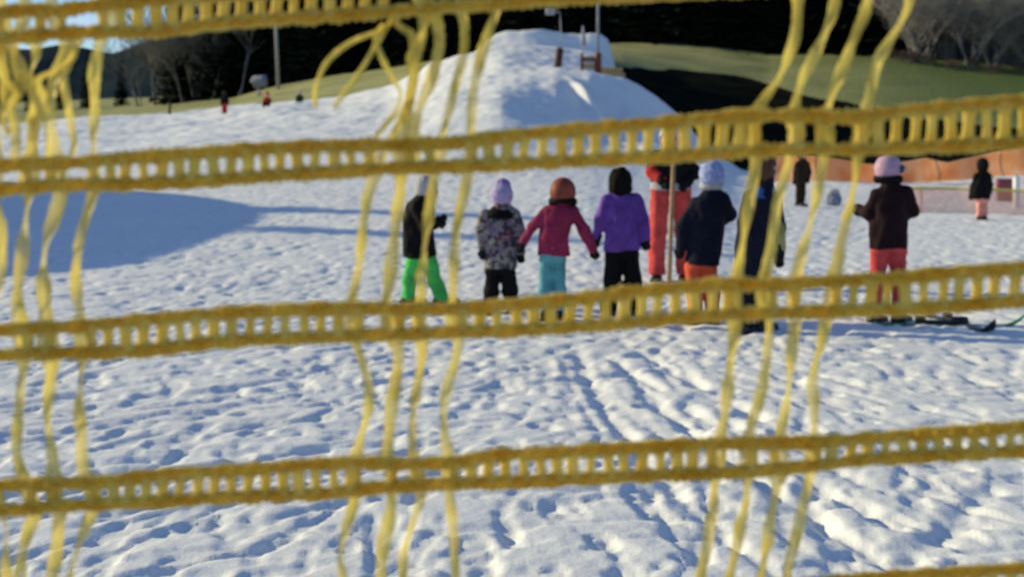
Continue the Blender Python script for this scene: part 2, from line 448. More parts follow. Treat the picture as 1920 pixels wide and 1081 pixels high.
# ------------------------------------------------------------------ meadow behind
MPX = np.array([-900, 0, 200, 330, 440, 520, 600, 740, 850, 940, 1040, 1140, 1165, 1205, 1290, 1440, 1650, 1700, 1920, 2300], float)
EDGEY = np.array([220, 212, 207, 197, 184, 162, 147, 128, 110, 95, 85, 78, 78, 78, 80, 95, 98, 105, 130, 150], float)
Z66 = np.array([-2, -2, -2, -2, -2, -2, -2, -2, -2, -2, -2, 0, 2.6, 2.3, 1.0, .45, .45, .45, .5, .5], float)
Y88 = np.array([240, 238, 225, 215, 205, 198, 190, 168, 130, 120, 120, 140, 148, 172, 215, 246, 246, 246, 246, 246], float)


def forest_y(u):          # the wood's edge runs away to the left
    return 140.0 / (1 + .5 * u)


def meadow_z(X, Y):
    X = np.asarray(X, float); Y = np.asarray(Y, float)
    u = np.clip(X / np.maximum(Y, 20), -.9, .7)
    px = 960 + F * u
    yf = forest_y(u)
    ze = CZ + (HOR - np.interp(px, MPX, EDGEY)) / F * yf
    z66 = np.interp(px, MPX, Z66); z88 = CZ + (HOR - np.interp(px, MPX, Y88)) / F * 88
    za = z66 + (z88 - z66) * np.clip((Y - 66) / 22, 0, 1) - np.clip((66 - Y) / 26, 0, 1) * 3
    t = np.clip((Y - 88) / (yf - 88), 0, 1)
    z = np.where(Y < 88, za, z88 + (ze - z88) * t)
    return np.where(Y > yf, ze + np.minimum((Y - yf), 60) * .06, z)


ym = np.concatenate([np.linspace(36, 84, 80), np.linspace(84.3, 112, 160), np.linspace(112.5, 132, 40), np.geomspace(133, 900, 60)])
um = np.linspace(-1.0, 1.0, 900)
YY, UU = np.meshgrid(ym, um, indexing='ij')
XX = UU * (YY + 30)
ZZ = meadow_z(XX, YY) + .15 * (n2(XX * .3, YY * .3, 40) - .5) + .5 * (n2(XX * .05, YY * .05, 41) - .5) * sstep(90, 120, YY)
V = np.stack([XX, YY, ZZ], -1).reshape(-1, 3)
nr, nc = YY.shape
idx = np.arange(nr * nc).reshape(nr, nc)
Q = np.stack([idx[:-1, :-1], idx[:-1, 1:], idx[1:, 1:], idx[1:, :-1]], -1).reshape(-1, 4)
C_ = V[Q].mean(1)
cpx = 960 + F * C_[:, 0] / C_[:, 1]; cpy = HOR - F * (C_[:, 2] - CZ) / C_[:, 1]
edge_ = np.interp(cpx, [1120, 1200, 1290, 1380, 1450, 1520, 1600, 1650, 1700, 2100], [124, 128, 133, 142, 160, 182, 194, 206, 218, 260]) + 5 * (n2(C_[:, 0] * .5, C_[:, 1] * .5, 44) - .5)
dark = ((cpy > edge_) & (cpx > 1100)).astype(int)  # faces of the lower meadow whose shade is painted near-black
tag(link_mesh('meadow', V, Q, [M['meadow'], M['meadow_shade']], midx=dark), 'olive winter meadow below the forest', kind='structure')

# distant mountain
xs = np.linspace(-2600, 1500, 140); ts = np.linspace(0, 1, 24)
XX, TT = np.meshgrid(xs, ts, indexing='ij')
pxm = 960 + F * XX / 2400
prof = CZ + (HOR - np.interp(pxm, [-1500, -300, 60, 150, 205, 250, 300, 420, 800, 1600, 2600], [60, 70, 95, 85, 100, 108, 84, 40, 0, 10, 60])) / F * 2400
ZZ = -20 + (prof + 20) * np.sin(TT * math.pi) ** .8 + 14 * (n2(XX * .012, TT * 9, 50) - .5)
YM = 1900 + TT * 1000
V = np.stack([XX, YM, ZZ], -1).reshape(-1, 3)
nr, nc = XX.shape
idx = np.arange(nr * nc).reshape(nr, nc)
Q = np.stack([idx[:-1, :-1], idx[1:, :-1], idx[1:, 1:], idx[:-1, 1:]], -1).reshape(-1, 4)
tag(link_mesh('mountain', V, Q, M['farforest']), 'dark blue forested mountain ridge at far left', kind='structure')


# ------------------------------------------------------------------ trees
def spruce_meshes(seed, H):
    rnd = random.Random(seed)
    v, f = [], []
    z = .4
    while z < H * .985:
        k = 1 - z / H
        R = (.16 * H * k ** .85 + .25) * rnd.uniform(.8, 1.15)
        nb = max(4, int(5 + 7 * k))
        a0 = rnd.random() * 6.28
        for b in range(nb):
            a = a0 + 6.283 * b / nb + rnd.uniform(-.25, .25)
            r = R * rnd.uniform(.65, 1.1)
            ca, sa = math.cos(a), math.sin(a)
            n = 4
            for s in range(n):
                for side in (-1, 1):
                    t0 = s / n; t1 = (s + 1.15) / n
                    w = .30 * r * (1 - t0 * .6) * rnd.uniform(.6, 1.2)
                    def P(t, off, up):
                        rr = r * t
                        return (ca * rr - sa * off, sa * rr + ca * off, z - .38 * rr * (1 + .3 * t) + .28 * r * t * t * t + up)
                    d = rnd.uniform(-.12, .02) * r * .6
                    i = len(v)
                    v += [P(t0, 0, 0), P(t1, 0, 0), P(t1 * .97, side * w * .75, d * 1.6 - .05), P(t0 + .05, side * w, d - .08)]
                    f.append((i, i + 1, i + 2, i + 3) if side > 0 else (i, i + 3, i + 2, i + 1))
        z += rnd.uniform(.28, .5) * (.6 + .8 * k) * min(1, H / 16)
    t = MB(); t.tube([(0, 0, -.6), (0, 0, H * .5), (0, 0, H * .98)], [.012 * H + .05, .008 * H + .03, .01], n=7)
    return v, f, t


def make_spruce(seed, H):
    root = empty('spruce_tree')
    v, f, t = spruce_meshes(seed, H)
    link_mesh('crown', v, f, M['needle'], root, smooth=False)
    t.build('trunk', M['bark'], root)
    return root


def make_bare(seed, H, name='bare_tree', mat='greybark', stems=1, depth=5, spread=.55):
    rnd = random.Random(seed)
    root = empty(name)
    tr, br = MB(), MB()
    def grow(p, d, L, r, lev):
        n = 3
        pts, rad = [p], [r]
        for i in range(n):
            d = (d + Vector((rnd.uniform(-.16, .16), rnd.uniform(-.16, .16), rnd.uniform(-.02, .14)))).normalized()
            pts.append(pts[-1] + d * (L / n)); rad.append(r * (1 - .5 * (i + 1) / n))
        (tr if lev == 0 else br).tube(pts, rad, n=5 if lev < 2 else 3, caps=False)
        if lev >= depth: return
        kids = [4, 4, 3, 3, 3, 2][lev] + rnd.choice([0, 1])
        for k in range(kids):
            j = rnd.uniform(.35, 1.0) if k else 1.0
            q = pts[0].lerp(pts[-1], j) if n == 1 else pts[min(n, max(1, int(round(j * n))))]
            a = rnd.random() * 6.283
            side = Vector((math.cos(a), math.sin(a), rnd.uniform(-.1, .5)))
            nd = (d * (1 - spread) + side * spread * rnd.uniform(.7, 1.3)).normalized()
            grow(q, nd, L * rnd.uniform(.55, .75), max(.015, rad[-1] * rnd.uniform(.7, .95)), lev + 1)
    for s in range(stems):
        d0 = Vector((rnd.uniform(-.1, .1), rnd.uniform(-.1, .1), 1)) if stems == 1 else Vector((rnd.uniform(-.4, .4), rnd.uniform(-.4, .4), 1)).normalized()
        grow(Vector((rnd.uniform(-.1, .1) * stems, rnd.uniform(-.1, .1) * stems, -.3)), d0, H * .36, .007 * H + .015, 0)
    tr.build('trunk' if stems == 1 else 'stem', M['darkbark'] if stems > 1 else M[mat], root)
    br.build('branches', M[mat], root)
    return root


def scatter(protos, spots, label, cat, group, smin=.85, smax=1.15):
    used = set()
    for n, (X, Y) in enumerate(spots):
        k = n % len(protos)
        o = protos[k] if k not in used else copy_tree(protos[k])
        used.add(k)
        o.location = (X, Y, float(meadow_z(X, Y)) - .1)
        o.rotation_euler = (0, 0, random.random() * 6.28)
        s = random.uniform(smin, smax); o.scale = (s, s, s * random.uniform(.95, 1.1))
        tag(o, label, cat, group)


spots = []
for row in range(4):
    px = 425 if row == 0 else 345
    while px < 1690:
        u = (px - 960) / F
        Y = forest_y(u) + 1.0 + row * 3.6 + random.uniform(-1, 1)
        spots.append((u * Y, Y))
        px += random.uniform(40, 58)
scatter([make_spruce(i, h) for i, h in ((1, 20), (2, 23), (3, 18), (4, 21))], spots, 'dark spruce in the dense forest edge above the meadow', 'spruce tree', 'spruces of the forest edge')

spots = []
for px, dY in ((-150, 6), (-60, 3), (10, 10), (60, 4), (115, 9), (165, 14), (228, 16)):
    u = (px - 960) / F; Y = forest_y(u) + dY; spots.append((u * Y, Y))
scatter([make_spruce(11, 7.0), make_spruce(12, 8.0)], spots, 'small dark spruce by the meadow at far left, below the mountain', 'spruce tree', 'small spruces at far left', .75, 1.1)

spots = []
for px, dY in ((262, 3), (292, 0), (320, 4), (345, -1.5), (372, 2), (398, -2), (420, 1), (448, -3), (310, 8), (360, 7)):
    u = (px - 960) / F; Y = forest_y(u) + dY; spots.append((u * Y, Y))
scatter([make_bare(21, 12, 'bare_tree', 'darkbark', 3, 4), make_bare(22, 14, 'bare_tree', 'darkbark', 2, 5)], spots, 'grey leafless tree at the left end of the forest', 'bare tree', 'grey bare trees at the left', .8, 1.1)

spots = []
for i in range(64):
    px = random.uniform(1695, 2050) if i else 1712
    u = (px - 960) / F; Y = forest_y(u) - 3 + (i % 6) * 5 + random.uniform(-1.5, 1.5); spots.append((u * Y, Y))
scatter([make_bare(31, 12, 'bare_tree', 'greybark', 4, 4), make_bare(32, 14, 'bare_tree', 'greybark', 3, 4), make_bare(33, 10, 'bare_tree', 'greybark', 5, 4)], spots, 'grey leafless tree in the thicket at the right edge of the meadow', 'bare tree', 'grey bare trees at the right', .8, 1.15)

spots = []
for i in range(9):
    px = 1668 + i * 40 + random.uniform(-8, 8)
    u = (px - 960) / F; Y = forest_y(u) - 5 + random.uniform(-1.5, 1.0); spots.append((u * Y, Y))
scatter([make_bare(41, 3.4, 'bare_shrub', 'shrub', 7, 3, .5), make_bare(42, 2.2, 'bare_shrub', 'shrub', 7, 3, .5)], spots, 'low brownish leafless shrub at the foot of the grey trees', 'shrub', 'brownish shrubs along the thicket', .5, .95)

# ------------------------------------------------------------------ safety net
NY = 1.05
MPP = NY / F


def cr_spline(pts, per=6):
    P = [np.array(p, float) for p in pts]
    P = [2 * P[0] - P[1]] + P + [2 * P[-1] - P[-2]]
    out = []
    for i in range(1, len(P) - 2):
        for k in range(per):
            t = k / per
            a, b, c, d = P[i - 1], P[i], P[i + 1], P[i + 2]
            out.append(.5 * ((2 * b) + (-a + c) * t + (2 * a - 5 * b + 4 * c - d) * t * t + (-a + 3 * b - 3 * c + d) * t ** 3))
    out.append(P[-2])
    return out


net = empty('safety_net', at(960, 540, NY))
tag(net, 'yellow plastic safety net of ladder bands and loose straps across the whole view', 'safety net')
NL = Vector(net.location)


def sway(x, y):           # the net is never quite flat
    return .010 * math.sin(x * .0041 + y * .003) + .006 * math.sin(x * .011 - y * .006 + 1)


def netpt(x, y, dy=0.0):
    Y = NY + sway(x, y) + dy
    return at(x, y, Y) - NL


BANDS = [
    # upper cord, lower cord (photograph pixels), centres of the strap zones
    dict(u=[(-500, 50), (0, 24), (60, 18), (100, 22), (200, 8), (300, 0), (480, -14), (620, -22), (760, -32), (960, -50), (1200, -62), (1500, -78), (1920, -108), (2420, -140)],
         l=[(-500, 104), (0, 74), (60, 68), (120, 62), (200, 60), (280, 62), (400, 46), (480, 39), (600, 32), (720, 23), (840, 14), (960, 4), (1080, -2), (1200, -8), (1500, -22), (1920, -45), (2420, -80)],
         z=[-600, 94, 815, 1560, 2290]),
    dict(u=[(-500, 335), (0, 311), (65, 307), (150, 305), (210, 298), (300, 292), (400, 285), (480, 279), (600, 274), (740, 272), (860, 268), (960, 254), (1100, 241), (1240, 230), (1330, 222), (1400, 215), (1500, 217), (1600, 220), (1660, 211), (1750, 203), (1850, 194), (1920, 188), (2420, 150)],
         l=[(-500, 385), (0, 356), (60, 350), (160, 345), (220, 347), (300, 343), (400, 338), (480, 332), (600, 324), (740, 315), (860, 312), (960, 308), (1100, 301), (1250, 294), (1400, 284), (1500, 279), (1600, 281), (1750, 276), (1920, 268), (2420, 240)],
         z=[-620, 75, 787, 1517, 2250]),
    dict(u=[(-500, 640), (0, 619), (60, 615), (150, 612), (230, 603), (330, 594), (430, 586), (480, 583), (580, 579), (660, 577), (750, 579), (860, 579), (960, 570), (1080, 560), (1180, 547), (1280, 538), (1350, 532), (1440, 534), (1560, 527), (1700, 519), (1800, 510), (1920, 502), (2420, 470)],
         l=[(-500, 690), (0, 666), (60, 662), (170, 661), (230, 660), (300, 654), (400, 642), (480, 636), (580, 633), (690, 627), (750, 627), (860, 622), (960, 619), (1080, 613), (1180, 605), (1280, 595), (1400, 588), (1480, 586), (1550, 583), (1700, 580), (1800, 573), (1920, 563), (2420, 535)],
         z=[-620, 70, 768, 1467, 2200]),
    dict(u=[(-500, 930), (0, 909), (80, 906), (180, 905), (240, 896), (350, 886), (480, 879), (580, 870), (660, 866), (740, 869), (860, 867), (920, 852), (1000, 850), (1100, 843), (1200, 838), (1330, 831), (1440, 830), (1530, 829), (1620, 821), (1750, 812), (1920, 800), (2420, 770)],
         l=[(-500, 985), (0, 957), (100, 949), (200, 943), (300, 940), (400, 933), (480, 930), (600, 926), (700, 914), (780, 909), (860, 905), (960, 903), (1100, 897), (1200, 892), (1330, 888), (1440, 880), (1520, 873), (1620, 861), (1750, 853), (1920, 845), (2420, 820)],
         z=[-620, 80, 755, 1430, 2160]),
    dict(u=[(-500, 1225), (0, 1196), (480, 1165), (960, 1137), (1400, 1104), (1700, 1078), (1820, 1071), (1920, 1064), (2420, 1030)],
         l=[(-500, 1275), (0, 1246), (480, 1216), (960, 1188), (1400, 1154), (1700, 1130), (1920, 1112), (2420, 1080)],
         z=[-640, 70, 740, 1400, 2130]),
]


def interp(poly, x):
    return float(np.interp(x, [p[0] for p in poly], [p[1] for p in poly]))


def cord_line(poly):
    xs = np.arange(-500, 2421, 4.0)
    ys = np.interp(xs, [p[0] for p in poly], [p[1] for p in poly])
    k = np.ones(13) / 13
    yy = np.convolve(np.pad(ys, 6, mode='edge'), k, mode='valid')
    return xs, yy


for bi, B in enumerate(BANDS):
    xu, yu = cord_line(B['u']); xl, yl = cord_line(B['l'])
    zc = B['z']
    # rung positions: pairs of long openings where the straps cross, else a regular ladder
    rungs = []
    for zi, c in enumerate(zc):
        rungs += [c - 98, c - 20, c + 20, c + 98]
        if zi + 1 < len(zc):
            a, b = c + 98, zc[zi + 1] - 98
            n = max(2, round((b - a) / 32.6))
            rungs += [a + (b - a) * k / n for k in range(1, n)]
    rungs = [r for r in rungs if -495 < r < 2415]
    ladder = MB()
    rr = random.Random(100 + bi)
    for r in rungs:
        y0 = float(np.interp(r, xu, yu)); y1 = float(np.interp(r, xl, yl))
        w = rr.uniform(8.0, 11.5)
        off = rr.uniform(-3, 3); lean = rr.uniform(-6, 6)
        pts, rad = [], []
        for t in (0, .14, .3, .5, .7, .86, 1):
            pts.append(netpt(r + off + lean * (t - .5), y0 + (y1 - y0) * t, .001 * math.sin(t * 3 + r)))
            rad.append(w * (1.0 + 1.0 * abs(2 * t - 1) ** 3) * MPP)
        ladder.tube(pts, rad, n=8, sx=.35, caps=False)
    lad = ladder.build('ladder_band', M['rung'], net)
    for (xs_, ys_, sgn) in ((xu, yu, -1), (xl, yl, 1)):
        c = MB()
        pts, rad = [], []
        ph = rr.uniform(0, 6)
        nzz = n2(xs_ * .045, xs_ * 0 + bi * 3 + sgn, 60)
        for x, y, q in zip(xs_, ys_, nzz):
            s = math.sin(2 * math.pi * x / 32.6 + ph)
            pts.append(netpt(x, y + sgn * .8 * s + (q - .5) * 3.0, .0015 * s))
            rad.append((11.0 + .5 * s + (q - .5) * 4.5) * MPP)
        c.tube(pts, rad, n=9, sx=.6)
        nf = len(c.f)
        for e in (-1, 1):          # looped lemon fringe on both sides of the braid
            ph2 = rr.uniform(0, 6)
            fp, fr = [], []
            for x, y, q in zip(xs_[::2], ys_[::2], nzz[::2]):
                f = math.sin(2 * math.pi * x / 16.3 + ph2) + .6 * math.sin(x * .11 + ph)
                fp.append(netpt(x, y + e * (9.3 + (q - .5) * 4 + 1.5 * f), -.001)); fr.append((4.0 + .9 * f) * MPP)
            c.tube(fp, fr, n=6)
        link_mesh('edge_cord', c.v, c.f, [M['band'], M['rung']], lad, True, [0] * nf + [1] * (len(c.f) - nf))

STRAPS = [
    # (points, width px, seed)
    ([(-6, -60), (8, 60), (4, 100), (12, 180), (6, 240), (-6, 310), (-10, 360), (2, 430), (4, 520), (-14, 600), (-20, 680), (-30, 800), (-15, 900), (8, 960), (13, 1020), (12, 1160)], 24),
    ([(42, -60), (48, 30), (30, 90), (50, 150), (68, 200), (62, 260), (55, 310), (55, 370), (42, 470), (34, 560), (38, 620), (46, 680), (36, 770), (34, 840), (48, 910), (62, 960), (45, 1030), (26, 1160)], 30),
    ([(92, -60), (104, 30), (124, 85), (104, 150), (92, 220), (100, 290), (112, 330), (114, 370), (88, 460), (82, 540), (88, 610), (96, 680), (92, 780), (100, 860), (104, 910), (112, 960), (105, 1020), (92, 1160)], 33),
    ([(196, -60), (200, 40), (188, 85), (176, 140), (178, 210), (178, 270), (178, 330), (174, 370), (150, 450), (140, 520), (152, 590), (160, 650), (155, 700), (150, 780), (156, 870), (172, 920), (172, 960), (150, 1020), (110, 1160)], 28),
    ([(20, 70), (24, 110), (40, 160), (22, 200), (30, 240), (30, 300)], 24),
    ([(60, 60), (70, 95), (60, 140), (78, 180), (60, 230), (66, 300)], 24),
    ([(0, 80), (-4, 130), (30, 175), (4, 215), (20, 250)], 22),
    ([(130, 60), (140, 100), (108, 130), (70, 150), (90, 190)], 18),
    ([(150, 70), (135, 110), (120, 150), (128, 210), (140, 270), (130, 310)], 20),
    # centre, with the torn loops under the top band
    ([(738, 14), (726, 50), (660, 78), (616, 114), (595, 152), (590, 176), (591, 200)], 13),
    ([(742, 16), (716, 64), (690, 112), (664, 152), (640, 182), (627, 204)], 15),
    ([(720, 46), (704, 72), (716, 108), (736, 150), (750, 176), (738, 215), (704, 262), (698, 312)], 15),
    ([(738, 10), (742, 44), (772, 68), (780, 110), (772, 170), (752, 230), (722, 285), (694, 350), (680, 430), (672, 500), (662, 560), (665, 610), (672, 650), (690, 710), (692, 760), (672, 830), (665, 880), (665, 930), (650, 990), (640, 1040), (654, 1160)], 24),
    ([(786, -40), (792, 15), (790, 70), (774, 110), (776, 150), (764, 210), (752, 280), (750, 340), (742, 430), (732, 520), (726, 580), (740, 630), (745, 680), (735, 760), (726, 840), (735, 890), (735, 940), (722, 1010), (704, 1160)], 30),
    ([(800, -40), (806, 15), (820, 50), (823, 90), (808, 150), (786, 200), (776, 260), (780, 300)], 28),
    ([(872, -40), (866, 10), (872, 50), (868, 110), (850, 180), (830, 245), (820, 310), (812, 350), (804, 410), (796, 480), (788, 560), (785, 600), (792, 650), (780, 740), (774, 830), (785, 890), (790, 930), (765, 1000), (755, 1050), (766, 1160)], 25),
    ([(938, -40), (934, 15), (910, 80), (890, 160), (882, 230), (882, 290), (878, 330), (858, 420), (852, 500), (848, 570), (856, 620), (860, 650), (838, 730), (834, 800), (842, 870), (845, 930), (850, 1000), (862, 1160)], 25),
    # right
    ([(1496, -60), (1495, 20), (1490, 70), (1462, 140), (1428, 195), (1412, 250), (1418, 300), (1400, 400), (1385, 490), (1378, 560), (1378, 620), (1366, 720), (1350, 820), (1340, 880), (1338, 940), (1330, 1000), (1296, 1160)], 28),
    ([(1568, -60), (1562, 20), (1535, 90), (1502, 150), (1490, 205), (1492, 250), (1478, 300), (1455, 400), (1442, 490), (1428, 560), (1440, 610), (1432, 710), (1405, 815), (1402, 870), (1398, 930), (1385, 1000), (1350, 1160)], 26),
    ([(1632, -60), (1622, 20), (1590, 100), (1558, 190), (1548, 240), (1545, 290), (1522, 400), (1496, 510), (1488, 570), (1490, 610), (1480, 700), (1465, 810), (1460, 870), (1455, 930), (1440, 1000), (1412, 1160)], 28),
    ([(1712, -60), (1698, 20), (1650, 110), (1628, 190), (1620, 240), (1608, 300), (1585, 420), (1566, 510), (1555, 570), (1545, 620), (1524, 700), (1526, 790), (1526, 850), (1518, 900), (1500, 970), (1456, 1160)], 27),
]
for k in (0, 1, 2, 3):      # the next strap groups along the net, just outside the frame
    STRAPS.append(([(x - 695, y + 26) for x, y in STRAPS[k][0]], STRAPS[k][1]))
    STRAPS.append(([(x + 735, y - 38) for x, y in STRAPS[17 + k][0]], STRAPS[17 + k][1]))


def near_band(x, y):
    d = 1e9
    for B in BANDS:
        d = min(d, abs(y - interp(B['u'], x)), abs(y - interp(B['l'], x)))
        if interp(B['u'], x) < y < interp(B['l'], x): d = 0
    return d


for si, (pts, w) in enumerate(STRAPS):
    rr = random.Random(si * 13 + 5)
    line = cr_spline(pts, 7)
    n = len(line)
    vs, fs = [], []
    p1, p2, a1 = rr.uniform(0, 6), rr.uniform(0, 6), rr.uniform(.35, .75)
    arc = 0
    P3 = []
    for i, q in enumerate(line):
        db = near_band(q[0], q[1])
        dep = .0045 + .010 * min(1, db / 90) * math.sin(q[1] * .02 + p1)
        P3.append((netpt(q[0], q[1], dep), db))
    for i in range(n):
        p, db = P3[i]
        t = (P3[min(i + 1, n - 1)][0] - P3[max(i - 1, 0)][0]).normalized()
        arc = line[i][1]
        phi = a1 * math.sin(arc * .017 + p1) + .45 * math.sin(arc * .041 + p2)
        a = t.cross(Vector((0, 1, 0))).normalized(); b = t.cross(a).normalized()
        d = a * math.cos(phi) + b * math.sin(phi); nn = t.cross(d).normalized()
        flare = .88 + .42 * max(0, 1 - db / 28)
        ww = .45 * w * MPP * flare * (1 + .14 * math.sin(arc * .05 + p1 * 3))
        # a shallow U section with thickness
        th = .0007; cup = .22 * ww
        e1, e2 = rr.uniform(-.14, .10), rr.uniform(-.14, .10)          # ragged edges
        prof = [(-1 + e1, cup), (-.5, 0), (0, -cup * .3), (.5, 0), (1 + e2, cup)]
        vs += [p + d * (u * ww) + nn * c for u, c in prof]
    for i in range(n - 1):
        for k in range(4):
            fs.append((i * 5 + k, i * 5 + k + 1, (i + 1) * 5 + k + 1, (i + 1) * 5 + k))
    link_mesh('strap', vs, fs, M['strap'], net)


# ------------------------------------------------------------------ people: distance-field bodies
class Field:
    def __init__(self, lo, hi, vox):
        self.lo = np.array(lo, float); self.vox = vox
        n = np.ceil((np.array(hi) - self.lo) / vox).astype(int) + 1
        ax = [self.lo[i] + np.arange(n[i]) * vox for i in range(3)]
        self.P = np.stack(np.meshgrid(*ax, indexing='ij'), -1)
        self.d = np.full(self.P.shape[:3], 10.0)
    def join(self, d, k=.02):
        h = np.clip(.5 + .5 * (self.d - d) / k, 0, 1) if k > 0 else (self.d > d) * 1.0
        self.d = self.d * (1 - h) + d * h - k * h * (1 - h)
    def cone(self, a, b, ra, rb, fy=1.0, k=.02):
        a, b = np.array(a, float), np.array(b, float)
        s = np.array([1, 1 / fy, 1])
        q = (self.P - a) * s; ab = (b - a) * s
        t = np.clip((q @ ab) / max(ab @ ab, 1e-9), 0, 1)
        self.join(np.linalg.norm(q - t[..., None] * ab, axis=-1) - (ra + t * (rb - ra)), k)
    def chain(self, pts, radii, k=.015, fy=1.0):
        for i in range(len(pts) - 1): self.cone(pts[i], pts[i + 1], radii[i], radii[i + 1], fy, k)
    def ball(self, c, r, k=.02, rz=0.0):
        q = self.P - np.array(c, float)
        if rz:
            ca, sa = math.cos(rz), math.sin(rz)
            q = np.stack([q[..., 0] * ca + q[..., 1] * sa, -q[..., 0] * sa + q[..., 1] * ca, q[..., 2]], -1)
        r = np.array(r, float) * np.ones(3)
        kk = np.linalg.norm(q / r, axis=-1)
        self.join((kk - 1) * r.min(), k)
    def loft(self, st, rz=0.0, k=.02):
        """st: list of (z, cx, cy, rx, ry), bottom to top"""
        st = np.array(sorted(st), float)
        z = self.P[..., 2]
        cx, cy, rx, ry = (np.interp(z, st[:, 0], st[:, i]) for i in (1, 2, 3, 4))
        x, y = self.P[..., 0] - cx, self.P[..., 1] - cy
        if rz:
            ca, sa = math.cos(rz), math.sin(rz)
            x, y = x * ca + y * sa, -x * sa + y * ca
        kk = np.sqrt((x / rx) ** 2 + (y / ry) ** 2)
        d = (kk - 1) * np.minimum(rx, ry)
        d = np.maximum(d, np.maximum(st[0, 0] - z, z - st[-1, 0]))
        self.join(d, k)
    def cut(self, d): self.d = np.maximum(self.d, d)
    def wrinkle(self, amp, s, seed, squash=1.0):
        Q = self.P * np.array([1, 1, squash])
        self.d += amp * (n3(Q, s, seed) - .5) * 2 + amp * .5 * (n3(Q, s * 2.3, seed + 5) - .5) * 2
    def build(self, name, mats, parent, sel=None):
        g = vdb.FloatGrid(10.0)
        g.copyFromArray(np.clip(self.d, -.2, .2).astype(np.float32))
        p, q = g.convertToQuads(isovalue=0.0)
        p = p * self.vox + self.lo
        midx = None
        if sel:
            c = p[q.astype(int)].mean(1); midx = np.zeros(len(q), int)
            for i, (pos, r) in sel:
                midx[np.linalg.norm(c - np.array(pos), axis=1) < r] = i
        return link_mesh(name, p, q.astype(np.int32), mats, parent, True, midx)


